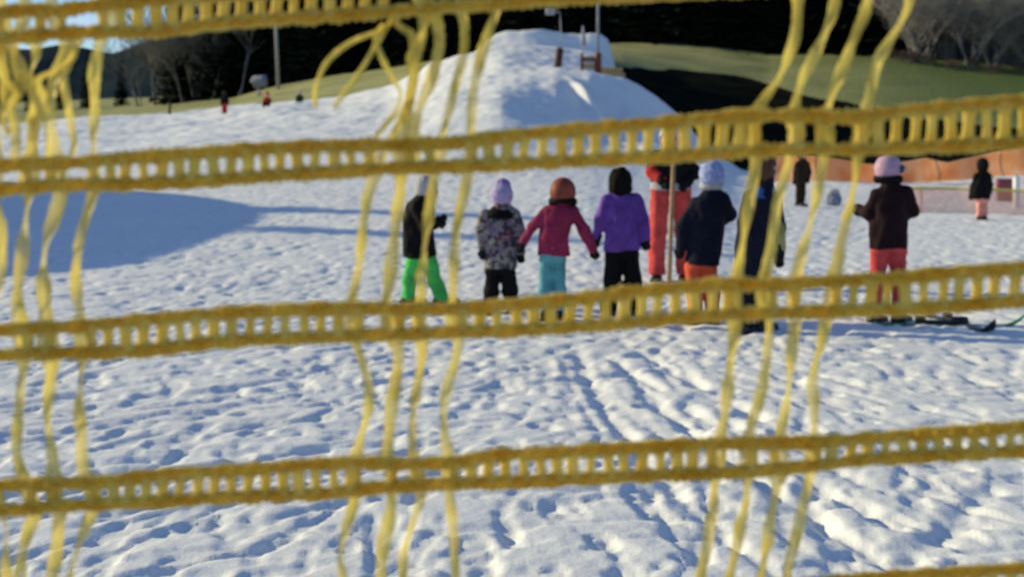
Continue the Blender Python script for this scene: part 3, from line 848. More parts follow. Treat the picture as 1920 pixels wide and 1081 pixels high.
def person(label, Y, foot, head, torso, arms, legs, cols, hat='helmet', face=0.0, hr=.095, limb=(.052, .045, .036), leg=(.085, .07, .062),
           depth=.72, torso_rz=0.0, group=None, vox=.011, extra=None, toes=None):
    """joints are given as (px, py[, depth offset m]) measured from the photograph; local metres about the feet"""
    s = Y / F
    base = at(foot[0], foot[1], Y)
    gz = ground(base.x, base.y)
    root = empty('person', (base.x, base.y, gz - .02))
    tag(root, label, 'person', group)
    J = lambda p: np.array([(p[0] - foot[0]) * s, p[2] if len(p) > 2 else 0.0, (foot[1] - p[1]) * s + .02])
    st = []
    for (px, py, wpx, *rest) in torso:     # centre px, row, half width px, depth offset, half-depth factor
        c = J((px, py)); dy = rest[0] if rest else 0.0; fd = rest[1] if len(rest) > 1 else depth
        st.append((c[2], c[0], dy, wpx * s, wpx * s * fd))
    st.sort()
    hc = J(head)
    A = [[J(p) for p in a] for a in arms]
    Lg = [[J(p) for p in l] for l in legs]
    fx, fy = math.sin(face), math.cos(face)          # 0 looks away from the camera, pi/2 to the right
    allp = np.array([p for a in A + Lg for p in a] + [hc] + [(c[1] + sx * c[3], c[2] + sy * c[4], c[0]) for c in st for sx in (-1, 1) for sy in (-1, 1)])
    lo, hi = allp.min(0) - .2, allp.max(0) + .22
    # --- body
    b = Field(lo, hi, vox)
    b.ball(hc, (hr * .86, hr * .95, hr * 1.15), rz=-face)
    b.ball(hc + np.array([fx * hr * .25, fy * hr * .25, -hr * .6]), (hr * .62, hr * .66, hr * .6), k=.03, rz=-face)   # jaw
    eyes = []
    for sgn in (-1, 1):
        rgt = np.array([fy, -fx, 0]) * sgn
        b.ball(hc + rgt * hr * .86 + np.array([0, 0, -hr * .1]), (.02, .02, .028), k=.012)                      # ear
        eyes.append(hc + rgt * hr * .34 + np.array([fx, fy, 0]) * hr * .90)
    nose = hc + np.array([fx, fy, 0]) * hr * .98 + np.array([0, 0, -hr * .28])
    b.ball(nose, .016, k=.018)
    mouth = hc + np.array([fx, fy, 0]) * hr * .86 + np.array([0, 0, -hr * .72])
    neck = np.array([st[-1][1], st[-1][2], st[-1][0]])
    b.cone(hc + np.array([0, 0, -hr * .6]), neck + np.array([0, 0, -.04]), hr * .55, hr * .62)
    b.loft([(z, cx, cy, rx * .72, ry * .72) for z, cx, cy, rx, ry in st], torso_rz, k=.03)
    for a in A: b.chain(a, [limb[0] * .72, limb[1] * .7, limb[2] * .7])
    for l in Lg: b.chain(l, [leg[0] * .75, leg[1] * .72, leg[2] * .62], k=.03)
    b.build('body', [M['skin'], M['eye'], M['lip']], root, sel=[(1, (eyes[0], .016)), (1, (eyes[1], .016)), (2, (mouth, .02))])
    # --- jacket
    j = Field(lo, hi, vox)
    j.loft(st, torso_rz)
    for a in A: j.chain([a[0], a[1], a[1] + (a[2] - a[1]) * .93], [limb[0] * 1.05, limb[1] * 1.05, limb[2] * 1.08], k=.03)
    j.cone(neck + np.array([0, 0, -.02]), hc + np.array([-fx * .01, -fy * .01, -hr * .95]), hr * .80, hr * .74, k=.02)                  # collar
    j.wrinkle(.013, 10, int(foot[0]), .6)
    j.build('jacket', cols['jacket'], root)
    # --- trousers
    t = Field(lo, hi, vox)
    hem = st[0]
    t.loft([(hem[0] - .03, (Lg[0][0][0] + Lg[1][0][0]) / 2, hem[2], hem[3] * .86, hem[4] * .86), (hem[0] + .08, hem[1], hem[2], hem[3] * .84, hem[4] * .84)], torso_rz, k=.03)
    for l in Lg: t.chain(l, [leg[0], leg[1], leg[2]], k=.03)
    t.wrinkle(.009, 12, int(foot[0]) + 3, .9)
    for l in Lg: pass
    t.cut((min(Lg[0][2][2], Lg[1][2][2]) - .03) - t.P[..., 2])
    t.build('trousers', cols['trousers'], root)
    # --- boots
    for li, l in enumerate(Lg):
        an = l[2]
        td = toes[li] if toes else face
        tx, ty = math.sin(td), math.cos(td)
        bl = .14 * (hr / .095)
        q = Field(an - .3, an + .3, .010)
        q.P = q.P
        zt = an[2]
        gzz = 0.0
        q.cone((an[0], an[1], zt + .02), (an[0] - tx * .02, an[1] - ty * .02, .045), .052, .056, k=.02)
        q.cone((an[0] - tx * .04, an[1] - ty * .04, .04), (an[0] + tx * bl, an[1] + ty * bl, .035), .048, .040, k=.03)
        q.cut(-q.P[..., 2] + .0)
        q.build('boot', cols.get('boot', M['boot']), root)
    # --- gloves: palm, four bent fingers and a thumb
    for a in A:
        w = a[2]; d = a[2] - a[1]; d = d / (np.linalg.norm(d) + 1e-9)
        up = np.array([0, 1.0, 0]) if abs(d[1]) < .8 else np.array([1.0, 0, 0])
        sd = np.cross(d, up); sd /= np.linalg.norm(sd); nn = np.cross(sd, d)
        hs = hr / .095 * .9
        g = Field(w - .17, w + .17, .0065)
        g.cone(w - d * .02, w + d * .01, limb[2] * .95, limb[2] * .9, k=.01)
        g.cone(w + d * .01, w + d * .055 * hs, .026 * hs, .03 * hs, k=.012)
        for fi, (o, ln) in enumerate(((-.030, .040), (-.010, .050), (.010, .047), (.029, .036))):
            r0 = w + d * .052 * hs + sd * o * hs
            k1 = r0 + d * ln * .55 * hs + nn * .006; k2 = k1 + d * ln * .42 * hs + nn * .018 * hs
            g.chain([r0, k1, k2], [.0125 * hs, .0118 * hs, .0105 * hs], k=.003)
        t0 = w + d * .018 * hs + sd * -.024 * hs
        t1 = t0 + (d * .5 - sd * .8) * .03 * hs; t2 = t1 + d * .026 * hs + nn * .008
        g.chain([t0, t1, t2], [.014 * hs, .013 * hs, .011 * hs], k=.004)
        g.build('glove', cols.get('glove', M['glove']), root)
    # --- headgear or hair
    h = Field(hc - .3, hc + .32, .010)
    if hat in ('helmet', 'beanie', 'bobble'):
        r = hr * (1.24 if hat == 'helmet' else 1.16)
        h.ball(hc + np.array([-fx * .012, -fy * .012, .012]), (r, r * 1.06, r * (1.12 if hat == 'helmet' else 1.2)), rz=-face)
        fwd = (h.P[..., 0] - hc[0]) * fx + (h.P[..., 1] - hc[1]) * fy
        zz = h.P[..., 2] - hc[2]
        # open over the face and below the ears
        h.cut(np.minimum(fwd - hr * .25, hr * .30 - zz) if hat == 'helmet' else np.minimum(fwd - hr * .1, hr * .25 - zz))
        h.cut(-(zz + np.where(fwd > 0, hr * (.62 if hat == 'helmet' else .05), hr * (.80 if hat == 'helmet' else .70))))
        if hat != 'helmet': h.wrinkle(.004, 40, 3)
        ho = h.build('helmet' if hat == 'helmet' else 'hat', cols['hat'], root)
        if hat == 'helmet':         # dark rim and ear pads
            g = Field(hc - .2, hc + .2, .008)
            for a_ in np.linspace(1.25, 2 * math.pi - 1.25, 40):
                dr = np.array([fx * math.cos(a_) + fy * math.sin(a_), fy * math.cos(a_) - fx * math.sin(a_), 0])
                side = abs(math.sin(a_)) ** 3
                g.ball(hc + np.array([-fx * .012, -fy * .012, 0]) + dr * hr * (.98 + .04 * side) + np.array([0, 0, -hr * (.70 + .12 * side)]), (.022 + .008 * side, .022 + .008 * side, .018 + .016 * side), k=.01)
            g.build('ear_pads', M['black'], ho)
        if hat == 'bobble':
            g = Field(hc + np.array([0, 0, hr * 1.1]) - .11, hc + np.array([0, 0, hr * 1.1]) + .11, .007)
            g.ball(hc + np.array([.012, 0, hr * 1.10]), .066); g.wrinkle(.008, 60, 9)
            g.build('bobble', cols['bobble'], ho)
        if hat == 'helmet' and cols.get('visor'):
            g = Field(hc - .2, hc + .2, .008)
            f0 = np.array([fx, fy, 0])
            for a_ in np.linspace(-1.5, 1.5, 13):
                dr = np.array([fx * math.cos(a_) + fy * math.sin(a_), fy * math.cos(a_) - fx * math.sin(a_), 0])
                g.ball(hc + dr * hr * 1.16 + np.array([0, 0, hr * .12]), (.030, .030, .036), k=.01)
            g.build('goggles', cols['visor'], ho)
    else:
        # hair: a cap with locks down to the collar
        h.ball(hc + np.array([-fx * .012, -fy * .012, .012]), (hr * 1.08, hr * 1.14, hr * 1.26), rz=-face)
        h.ball(hc + np.array([-fx * .045, -fy * .045, -hr * .5]), (hr * .95, hr * .75, hr * .85), k=.03, rz=-face)
        fwd = (h.P[..., 0] - hc[0]) * fx + (h.P[..., 1] - hc[1]) * fy
        zz = h.P[..., 2] - hc[2]
        h.cut(np.minimum(fwd - hr * .35, hr * .55 - zz))
        h.wrinkle(.008, 34, 4, .3)
        h.build('hair', cols['hat'], root)
    if extra: extra(root, J, s, st, hc, lo, hi)
    return root


PI = math.pi


def jacket_hem(mat, h=.10):
    def f(root, J, s, st, hc, lo, hi):
        q = Field(lo, hi, .011)
        z0, cx, cy, rx, ry = st[0]
        q.loft([(z0 - h * .75, cx, cy, rx * 1.02, ry * 1.02), (z0 + h * .25, cx, cy, rx * 1.05, ry * 1.05)])
        q.build('hem_band', mat, root)
    return f


def yoke(mat, ztop=.0, depth=.18, grow=1.04):
    """a differently coloured shoulder panel"""
    def f(root, J, s, st, hc, lo, hi):
        q = Field(lo, hi, .011)
        zt = st[-1][0] + .012
        sub = [(z, cx, cy, rx * grow + .004, ry * grow + .004) for z, cx, cy, rx, ry in st]
        q.loft(sub); q.cut((zt - depth) - q.P[..., 2])
        q.build('shoulder_panel', mat, root)
    return f


def fur_collar(mat):
    def f(root, J, s, st, hc, lo, hi):
        q = Field(lo, hi, .011)
        c = np.array([st[-1][1], st[-1][2], st[-1][0]])
        for a in np.linspace(0, 2 * PI, 15)[:-1]: q.ball(c + np.array([math.cos(a) * .07, math.sin(a) * .06, .012]), .034, k=.015)
        q.wrinkle(.007, 50, 2)
        q.build('fur_collar', mat, root)
    return f


def adult_extra(root, J, s, st, hc, lo, hi):
    jacket_hem(M['greywool'], .09)(root, J, s, st, hc, lo, hi)
    q = Field(lo, hi, .011)
    q.chain([J((1228, 304)), J((1222, 330, -.06)), J((1238, 346, -.20))], [.077, .067, .054], k=.03)
    q.build('red_sleeve', M['red'], root)


def suit_panels(root, J, s, st, hc, lo, hi):
    yoke(M['blue'], depth=.16)(root, J, s, st, hc, lo, hi)
    q = Field(lo, hi, .011)
    q.chain([J((1453, 384)), J((1459, 425)), J((1462, 462))], [.056, .055, .050], k=.03)
    q.build('sleeve_panel', M['oliveyellow'], root)


person('child in black jacket and bright green trousers, leftmost of the group', 13.0, (797, 568), (801, 352),
       [(787, 482, 31), (785, 440, 30), (783, 405, 29), (788, 378, 24), (795, 362, 11)],
       [[(780, 384, .10), (800, 420, .16), (820, 412, .16)], [(782, 384, -.10), (800, 424, -.14), (822, 418, -.10)]],
       [[(776, 490, .03), (768, 525, .03), (766, 556, .02)], [(804, 490, -.03), (815, 525, -.02), (829, 558, 0)]],
       dict(jacket=M['black'], trousers=M['green'], hat=M['greywool']), hat='beanie', face=PI / 2, hr=.088, leg=(.080, .068, .066), depth=.8, toes=[PI / 2, PI / 2])

person('child in patterned grey and purple jacket with lavender bobble hat and black trousers', 12.3, (938, 588), (941, 371),
       [(938, 506, 33), (937, 465, 32), (937, 430, 32), (938, 402, 27), (941, 386, 12)],
       [[(911, 405, 0), (902, 440, 0), (905, 470, -.03)], [(964, 405, 0), (975, 440, 0), (977, 478, 0)]],
       [[(926, 512), (921, 548), (917, 576)], [(950, 512), (956, 548), (961, 576)]],
       dict(jacket=M['floral'], trousers=M['black'], hat=M['lavender'], bobble=M['violet']), hat='bobble', face=0, hr=.086, leg=(.070, .064, .062), extra=yoke(M['black'], depth=.135))

person('child in magenta jacket and teal trousers holding both arms out', 11.7, (1036, 601), (1056, 361),
       [(1037, 478, 29), (1039, 440, 29), (1044, 408, 30), (1050, 388, 26), (1055, 378, 12)],
       [[(1026, 394, 0), (998, 424, .02), (981, 456, .02)], [(1074, 394, 0), (1094, 428, .02), (1113, 468, .03)]],
       [[(1023, 490), (1022, 545), (1021, 588)], [(1049, 490), (1050, 545), (1051, 588)]],
       dict(jacket=M['magenta'], trousers=M['teal'], hat=M['brownhelm']), hat='helmet', face=.3, hr=.088, leg=(.053, .050, .048), limb=(.05, .042, .036))

person('child in purple jacket and black trousers with dark bare head', 12.1, (1167, 591), (1163, 341),
       [(1166, 470, 35), (1166, 435, 34), (1166, 400, 33), (1164, 374, 28), (1163, 358, 13)],
       [[(1138, 376, 0), (1127, 412, 0), (1120, 446, .02)], [(1192, 374, 0), (1206, 412, 0), (1211, 450, 0)]],
       [[(1152, 480), (1148, 530), (1143, 578)], [(1182, 480), (1188, 530), (1192, 578)]],
       dict(jacket=M['purple'], trousers=M['black'], hat=M['hair_dark']), hat='hair', face=0, hr=.094, leg=(.078, .072, .07), limb=(.056, .05, .042), extra=fur_collar(M['hair_dark']))

person('adult in black jacket with grey hem and coral ski trousers, behind the wooden pole', 14.9, (1258, 534), (1258, 268),
       [(1257, 352, 37), (1257, 335, 37), (1257, 312, 37), (1257, 296, 33), (1258, 286, 13)],
       [[(1228, 304, 0), (1222, 330, -.06), (1240, 348, -.22)], [(1287, 304, 0), (1303, 332, 0), (1284, 352, -.14)]],
       [[(1238, 362), (1234, 440), (1231, 516)], [(1278, 362), (1281, 440), (1284, 516)]],
       dict(jacket=M['black'], trousers=M['coral'], hat=M['greywool']), hat='beanie', face=PI, hr=.108, leg=(.105, .09, .09), limb=(.068, .058, .045), toes=[PI + .3, PI - .3],
       extra=adult_extra)

person('child in navy black jacket with pale blue hat and orange trousers, one elbow bent out', 11.6, (1315, 605), (1335, 331),
       [(1316, 497, 33), (1320, 460, 34), (1325, 415, 33), (1330, 380, 30), (1334, 352, 14)],
       [[(1304, 384, 0), (1284, 425, 0), (1277, 466, 0)], [(1354, 376, 0), (1371, 402, .03), (1362, 414, .18)]],
       [[(1300, 500), (1302, 552), (1303, 592)], [(1331, 500), (1334, 552), (1336, 592)]],
       dict(jacket=M['navy'], trousers=M['orange'], hat=M['iceblue']), hat='beanie', face=.2, hr=.092, leg=(.068, .060, .058), limb=(.06, .054, .042), extra=fur_collar(M['greywool']))

person('taller person with brown hair, blue shoulders, olive sleeve and navy ski suit, behind the strap', 11.1, (1414, 620), (1436, 309),
       [(1409, 512, 32), (1413, 470, 33), (1421, 420, 31), (1430, 370, 29), (1434, 335, 13)],
       [[(1406, 368, 0), (1395, 415, 0), (1392, 462, 0)], [(1452, 368, 0), (1460, 425, 0), (1462, 478, 0)]],
       [[(1399, 516), (1398, 562), (1396, 606)], [(1426, 516), (1430, 562), (1434, 600, .1)]],
       dict(jacket=M['navy'], trousers=M['navy'], hat=M['hair_brown']), hat='hair', face=.9, hr=.092, leg=(.07, .064, .06), limb=(.055, .048, .04), extra=suit_panels)

person('child in pink helmet, dark maroon jacket and coral trousers standing on a green ski', 11.6, (1662, 606), (1667, 322),
       [(1666, 468, 35), (1667, 430, 36), (1669, 390, 35), (1670, 362, 30), (1670, 345, 14)],
       [[(1644, 368, 0), (1634, 402, .03), (1616, 398, .18)], [(1698, 366, 0), (1712, 396, .03), (1704, 410, .16)]],
       [[(1650, 472), (1645, 540), (1641, 592)], [(1682, 472), (1684, 540), (1687, 592)]],
       dict(jacket=M['maroon'], trousers=M['coral'], hat=M['pinkhelm'], visor=M['visor']), hat='helmet', face=.8, hr=.09, leg=(.070, .064, .06), limb=(.062, .055, .044))

person('distant person in long black hooded coat and salmon trousers by the pale net fence', 29.0, (1841, 413), (1843, 311),
       [(1838, 374, 19), (1839, 355, 19), (1841, 338, 15), (1843, 325, 11), (1843, 320, 7)],
       [[(1831, 332, 0), (1824, 350, 0), (1822, 366, 0)], [(1853, 332, 0), (1857, 348, 0), (1855, 362, 0)]],
       [[(1837, 376), (1837, 392), (1836, 408)], [(1846, 376), (1846, 392), (1846, 408)]],
       dict(jacket=M['black'], trousers=M['salmon'], hat=M['black']), hat='hair', face=.5, hr=.115, leg=(.075, .065, .06), limb=(.06, .055, .045), vox=.016)

person('distant person in dark brown clothes in front of the orange fence, seen between two straps', 33.0, (1500, 382), (1506, 285),
       [(1502, 335, 14), (1503, 318, 14), (1504, 302, 13), (1505, 296, 6)],
       [[(1494, 304, 0), (1491, 320, 0), (1490, 334, 0)], [(1514, 304, 0), (1517, 320, 0), (1514, 332, -.1)]],
       [[(1498, 338), (1497, 358), (1496, 378)], [(1506, 338), (1505, 358), (1503, 378)]],
       dict(jacket=M['brown'], trousers=M['brown'], hat=M['hair_brown']), hat='hair', face=PI - .6, hr=.105, leg=(.08, .07, .065), limb=(.06, .055, .045), vox=.016)


def far_person(label, px, py, Y, H, jm, tm, hm, face, sit=False, group='tiny people along the snow crest'):
    s = Y / F; f = lambda m: m / s
    y = lambda z: py - f(z)
    if not sit:
        torso = [(px, y(.42 * H), f(.11 * H)), (px, y(.6 * H), f(.12 * H)), (px, y(.76 * H), f(.11 * H)), (px, y(.82 * H), f(.05 * H))]
        arms = [[(px - f(.12 * H), y(.74 * H)), (px - f(.15 * H), y(.58 * H)), (px - f(.15 * H), y(.45 * H))], [(px + f(.12 * H), y(.74 * H)), (px + f(.15 * H), y(.58 * H)), (px + f(.15 * H), y(.45 * H))]]
        legs = [[(px - f(.05 * H), y(.42 * H)), (px - f(.055 * H), y(.22 * H)), (px - f(.06 * H), y(.06 * H))], [(px + f(.05 * H), y(.42 * H)), (px + f(.055 * H), y(.22 * H)), (px + f(.06 * H), y(.06 * H))]]
        hd = (px, y(.91 * H))
    else:
        torso = [(px, y(.06 * H), f(.13 * H)), (px, y(.2 * H), f(.13 * H)), (px, y(.36 * H), f(.11 * H)), (px, y(.42 * H), f(.05 * H))]
        arms = [[(px - f(.12 * H), y(.34 * H)), (px - f(.14 * H), y(.2 * H)), (px - f(.1 * H), y(.16 * H), -.2)], [(px + f(.12 * H), y(.34 * H)), (px + f(.14 * H), y(.2 * H)), (px + f(.1 * H), y(.16 * H), -.2)]]
        legs = [[(px - f(.06 * H), y(.08 * H)), (px - f(.09 * H), y(.2 * H), -.26), (px - f(.09 * H), y(.07 * H), -.45)], [(px + f(.06 * H), y(.08 * H)), (px + f(.09 * H), y(.2 * H), -.26), (px + f(.09 * H), y(.07 * H), -.45)]]
        hd = (px, y(.51 * H))
    return person(label, Y, (px, py), hd, torso, arms, legs, dict(jacket=jm, trousers=tm, hat=hm), hat='beanie', face=face, hr=.075 * H + .01, vox=.022,
                  limb=(.06, .055, .045), leg=(.08, .07, .065), group=group)


far_person('tiny standing child in dark jacket and red trousers on the snow edge at left', 421, 216, 72, 1.12, M['black'], M['red'], M['brown'], 0)
far_person('tiny person in red jacket sitting on the snow crest', 501, 203, 76, 1.35, M['red'], M['black'], M['red'], PI, True)
far_person('tiny person in dark green sitting on the snow crest, right of the red one', 562, 194, 77, 1.2, M['dkgreen'], M['dkgreen'], M['greywool'], PI, True)


# ------------------------------------------------------------------ skis, poles, bag
def ski(name, label, A, B, mat, w=.085):
    a, b = Vector(A), Vector(B)
    g = max(ground(a.x + (b.x - a.x) * t, a.y + (b.y - a.y) * t) for t in np.linspace(0, 1, 25))
    a.z = b.z = g - .015
    d = (b - a); L = d.length; d.normalize(); sd = Vector((-d.y, d.x, 0)).normalized()
    root = empty(name, a)
    tag(root, label, 'ski', 'skis on the snow')
    vs, fs = [], []
    n = 22
    for i in range(n + 1):
        t = i / n
        k = w / 2 * (1.0 - .22 * math.sin(math.pi * min(1, t / .9))) * (1 if t < .9 else max(.15, 1 - ((t - .9) / .1) ** 2)) * (1 if t > .02 else .7)
        up = .0 + (.10 * ((t - .84) / .16) ** 2 if t > .84 else 0) + (.02 * ((.05 - t) / .05) if t < .05 else 0)
        p = d * (L * t) + Vector((0, 0, up))
        vs += [p + sd * k, p - sd * k, p - sd * k + Vector((0, 0, .014)), p + sd * k + Vector((0, 0, .014))]
    for i in range(n):
        for k in range(4):
            fs.append((i * 4 + k, i * 4 + (k + 1) % 4, (i + 1) * 4 + (k + 1) % 4, (i + 1) * 4 + k))
    fs += [(3, 2, 1, 0), tuple(n * 4 + k for k in range(4))]
    link_mesh('ski_board', vs, fs, mat, root, smooth=False)
    m = MB(); c = d * (L * .42)
    m.box(c + Vector((0, 0, .03)), (.22, .06, .03), math.atan2(d.y, d.x), .008)
    m.box(c + d * .14 + Vector((0, 0, .045)), (.07, .065, .06), math.atan2(d.y, d.x), .012)
    m.box(c - d * .14 + Vector((0, 0, .05)), (.08, .06, .07), math.atan2(d.y, d.x), .012)
    m.build('binding', M['boot'], root)
    return root


def gp(px, py, Y, up=0.0):
    p = at(px, py, Y); p.z = ground(p.x, p.y) + up
    return p


ski('ski', 'green ski under the child in the pink helmet', gp(1640, 606, 11.5, .02), gp(1925, 612, 11.35, .03), M['skigreen'], .095)
ski('ski', 'black ski angled across the snow toward the net', gp(1742, 590, 12.05, .04), gp(1866, 621, 10.9, .05), M['skiblack'], .10)

p0 = gp(1254, 528, 14.3)
m = MB(); p1 = at(1263, 300, 14.3) - p0
m.tube([(0, 0, -.08), p1 * .5, p1], [.024, .024, .022], n=10)
tag(m.build('wooden_pole', M['wood']), 'slim wooden pole standing in the snow in front of the adult', 'pole').location = p0

# bag on the snow
p = gp(1563, 381, 34)
bag = empty('backpack', p); tag(bag, 'small grey blue backpack standing on the snow before the orange fence', 'backpack')
q = Field((-.3, -.25, -.05), (.3, .25, .5), .014)
q.ball((0, 0, .17), (.18, .12, .20)); q.cone((-.07, 0, .08), (.07, 0, .08), .11, .11, k=.05); q.wrinkle(.01, 14, 3); q.cut(-q.P[..., 2])
q.build('bag_body', M['bag'], bag)
q = Field((-.3, -.3, -.05), (.3, .2, .5), .014); q.ball((0, -.11, .12), (.12, .06, .10)); q.build('front_pocket', M['bag'], bag)
q = Field((-.3, -.3, .1), (.3, .3, .5), .014); q.ball((0, 0, .33), (.15, .12, .07)); q.build('top_flap', M['greywool'], bag)


# ------------------------------------------------------------------ fences on the right
def netfence(name, label, Y0, Y1, top, bot, pitch, sw, mat, group=None, post_at=(), edge=None):
    """top and bottom edges given along the fence; strands with real openings"""
    x0, x1 = top[0][0], top[-1][0]
    Yx = lambda x: Y0 + (Y1 - Y0) * (x - x0) / (x1 - x0)
    O = at(x0, bot[0][1], Y0)
    root = empty(name, O); tag(root, label, 'fence', group)
    m = MB()
    s = Y0 / F
    hmax = max(interp(bot, x) - interp(top, x) for x, _ in top) * s
    nrow = max(4, int(hmax / pitch)); ncol = int((x1 - x0) * s / pitch)
    def P(x, t):
        return at(x, interp(bot, x) + (interp(top, x) - interp(bot, x)) * t, Yx(x) + .05 * math.sin(x * .05) + .04 * math.sin(t * 3 + x * .02)) - O
    def strip(pts, wv):
        vs = []
        for q in pts: vs += [q - wv, q + wv]
        fs = [(2 * i, 2 * i + 1, 2 * i + 3, 2 * i + 2) for i in range(len(pts) - 1)]
        m.add(vs, fs)
    xs_ = np.linspace(x0, x1, 60)
    for r in range(nrow + 1):
        strip([P(x, r / nrow) for x in xs_], Vector((0, 0, sw / 2)))
    for c in range(ncol + 1):
        x = x0 + (x1 - x0) * c / ncol
        strip([P(x, t) + Vector((0, .005, 0)) for t in (0, .25, .5, .75, 1)], Vector((sw / 2, 0, 0)))
    m.build('fence_netting', mat, root, smooth=False)
    for x in post_at:
        b = at(x, interp(bot, x) + 6, Yx(x) + .08) - O; t = at(x, interp(top, x) - 3, Yx(x) + .08) - O
        pm = MB(); pm.tube([b, t], [.022, .022], n=8); pm.build('fence_post', M['wood'], root)
    if edge:
        e = MB(); e.tube([P(x, 1.0) for x in xs_], .028, n=6, sx=.4); e.build('edge_band', edge, root)
    return root


netfence('snow_fence', 'orange plastic snow fence sagging between posts at the right edge of the snow', 47, 46,
         [(1420, 292), (1500, 289), (1560, 297), (1640, 311), (1700, 304), (1735, 297), (1775, 307), (1820, 296), (1860, 286), (1920, 270), (2300, 235)],
         [(1420, 342), (1700, 341), (1800, 337), (1870, 329), (1920, 328), (2300, 326)], .085, .042, M['fenceorange'], post_at=(1432, 1530, 1640, 1738, 1862, 2000, 2150))
netfence('snow_fence', 'low pale pink net fence with yellow top band in front of the orange fence', 32.5, 29.5,
         [(1690, 352), (1760, 353), (1840, 354), (1920, 358), (2250, 372)],
         [(1690, 396), (1760, 402), (1840, 407), (1920, 413), (2250, 436)], .05, .014, M['fencepink'], post_at=(1727, 1925, 2100), edge=M['fenceyellow'])

# post and mats beside the coat
p = gp(1906, 372, 34)
po = empty('padded_post', p); tag(po, 'short white padded post beside the maroon mat, right edge', 'post')
m = MB(); m.tube([(0, 0, -.1), (0, 0, .70), (0, 0, .74)], [.085, .085, .06], n=14); m.build('padding', M['white'], po)
m = MB(); m.tube([(0, 0, .70), (0, 0, .82)], [.03, .03], n=10); m.build('post_core', M['metal'], po)
p = gp(1884, 374, 35)
mt = empty('crash_mat', p); tag(mt, 'maroon and brown crash mat standing on the snow behind the coat', 'crash mat')
m = MB(); m.box((0, 0, .26), (.42, .16, .30), 0, .03); m.build('lower_cushion', M['brownmat'], mt)
m = MB(); m.box((0, 0, .55), (.42, .16, .27), 0, .03); m.build('upper_cushion', M['maroonmat'], mt)

# ------------------------------------------------------------------ hilltop furniture
HY = 67.0


def hp(px): 
    X = HY * (px - 960) / F
    return Vector((X, HY, ground(X, HY)))


s = HY / F
p = hp(1047)
o = empty('floodlight', p); tag(o, 'thin floodlight mast with dark padded foot on top of the snow hill', 'floodlight')
m = MB(); m.tube([(-.05, 0, -.3), (-.02, 0, .2), (.06, 0, .85), (.07, 0, .93)], [.17, .19, .19, .14], n=14); m.build('foot_padding', M['pad'], o)
m = MB(); m.tube([(.1, 0, .8), (.12, 0, 1.7), (.08, 0, 2.65)], [.03, .026, .024], n=8); m.build('mast', M['metal'], o)
m = MB(); m.box((-.38, 0, 2.68), (.46, .3, .34), 0, .06); m.tube([(.08, 0, 2.62), (-.2, 0, 2.66)], .03, n=6); m.build('lamp_head', M['metal'], o)

p = hp(1121)
o = empty('lift_mast', p); tag(o, 'tall grey mast with red brown padded foot at the hilltop', 'mast')
m = MB(); m.tube([(0, 0, -.4), (0, 0, .9), (0, 0, .98)], [.17, .17, .12], n=14); m.build('foot_padding', M['redpad'], o)
m = MB(); m.tube([(0, 0, .9), (0, 0, 4.5), (0, 0, 7.5)], [.07, .06, .05], n=10); m.build('mast_tube', M['metal'], o)

p = hp(1102)
o = empty('barrier', p); tag(o, 'low brown timber barrier beside the padded mast on the hilltop', 'barrier')
m = MB(); m.box((-.28, 0, .35), (.13, .16, .95), 0, .015); m.build('barrier_post', M['redpad'], o)
m = MB(); m.box((.05, 0, .55), (.54, .07, .26), 0, .015); m.build('board', M['brownmat'], o)
m = MB(); m.box((.06, -.01, .22), (.54, .07, .26), 0, .015); m.build('board', M['log'], o)

p = hp(1095)
o = empty('flag_pole', p + Vector((0, 1.2, 0))); tag(o, 'short pole with a furled pale flag behind the timber barrier', 'flag')
m = MB(); m.tube([(0, 0, -.3), (0, 0, 2.2)], [.03, .025], n=8); m.build('pole', M['metal'], o)
m = MB(); m.tube([(.02, 0, 1.3), (.05, 0, 1.6), (.02, .02, 1.9), (0, 0, 2.25)], [.14, .12, .08, .03], n=10, sx=.6); m.build('flag_cloth', M['greywool'], o)

X = 69 * (1147 - 960) / F
p = Vector((X, 69, max(ground(X, 69), float(meadow_z(X, 69)))))
o = empty('log_pile', p); tag(o, 'pale tan timber pile beside the mast at the edge of the meadow', 'timber pile')
for i, (dx, dz, r) in enumerate(((-.15, .18, .17), (.1, .2, .18), (0, .48, .17))):
    m = MB(); m.tube([(-.55 + dx, .25 * i - .2, dz), (.55 + dx, .25 * i - .25, dz - .02)], [r, r * .92], n=12); m.build('log', M['log'], o, smooth=False)

# snow cannon and mast in front of the forest on the left
X, Y = 118 * (485 - 960) / F, 118.0
o = empty('snow_cannon', (X, Y, float(meadow_z(X, Y)))); tag(o, 'pale blue grey snow cannon at the forest edge on the left', 'snow cannon')
zc_ = CZ + (HOR - 154) / F * Y - float(meadow_z(X, Y))
m = MB(); m.tube([(-.5, .0, zc_ - .1), (-.4, 0, zc_), (.4, -.1, zc_ + .05), (.62, -.12, zc_ + .06)], [.30, .52, .50, .58], n=18); m.build('fan_barrel', M['bag'], o)
m = MB(); m.tube([(0, 0, -.2), (0, 0, zc_ - .4)], [.12, .1], n=8); m.tube([(-.5, .3, 0), (0, 0, .6)], .05, n=6); m.tube([(.5, .3, 0), (0, 0, .6)], .05, n=6); m.build('stand', M['metal'], o)
X, Y = 132 * (522 - 960) / F, 132.0
p = Vector((X, Y, float(meadow_z(X, Y))))
o = empty('lift_mast', p); tag(o, 'slim grey mast in front of the dark forest on the left', 'mast')
m = MB(); m.tube([(0, 0, -.3), (-.2, 0, 5), (-.3, 0, 9.5)], [.17, .15, .11], n=10); m.build('mast_tube', M['metal'], o)
m = MB(); m.tube([(-1.1, 0, 9.3), (.5, 0, 9.35)], .08, n=8); m.build('cross_arm', M['metal'], o)
p = gp(318, 215, 79)
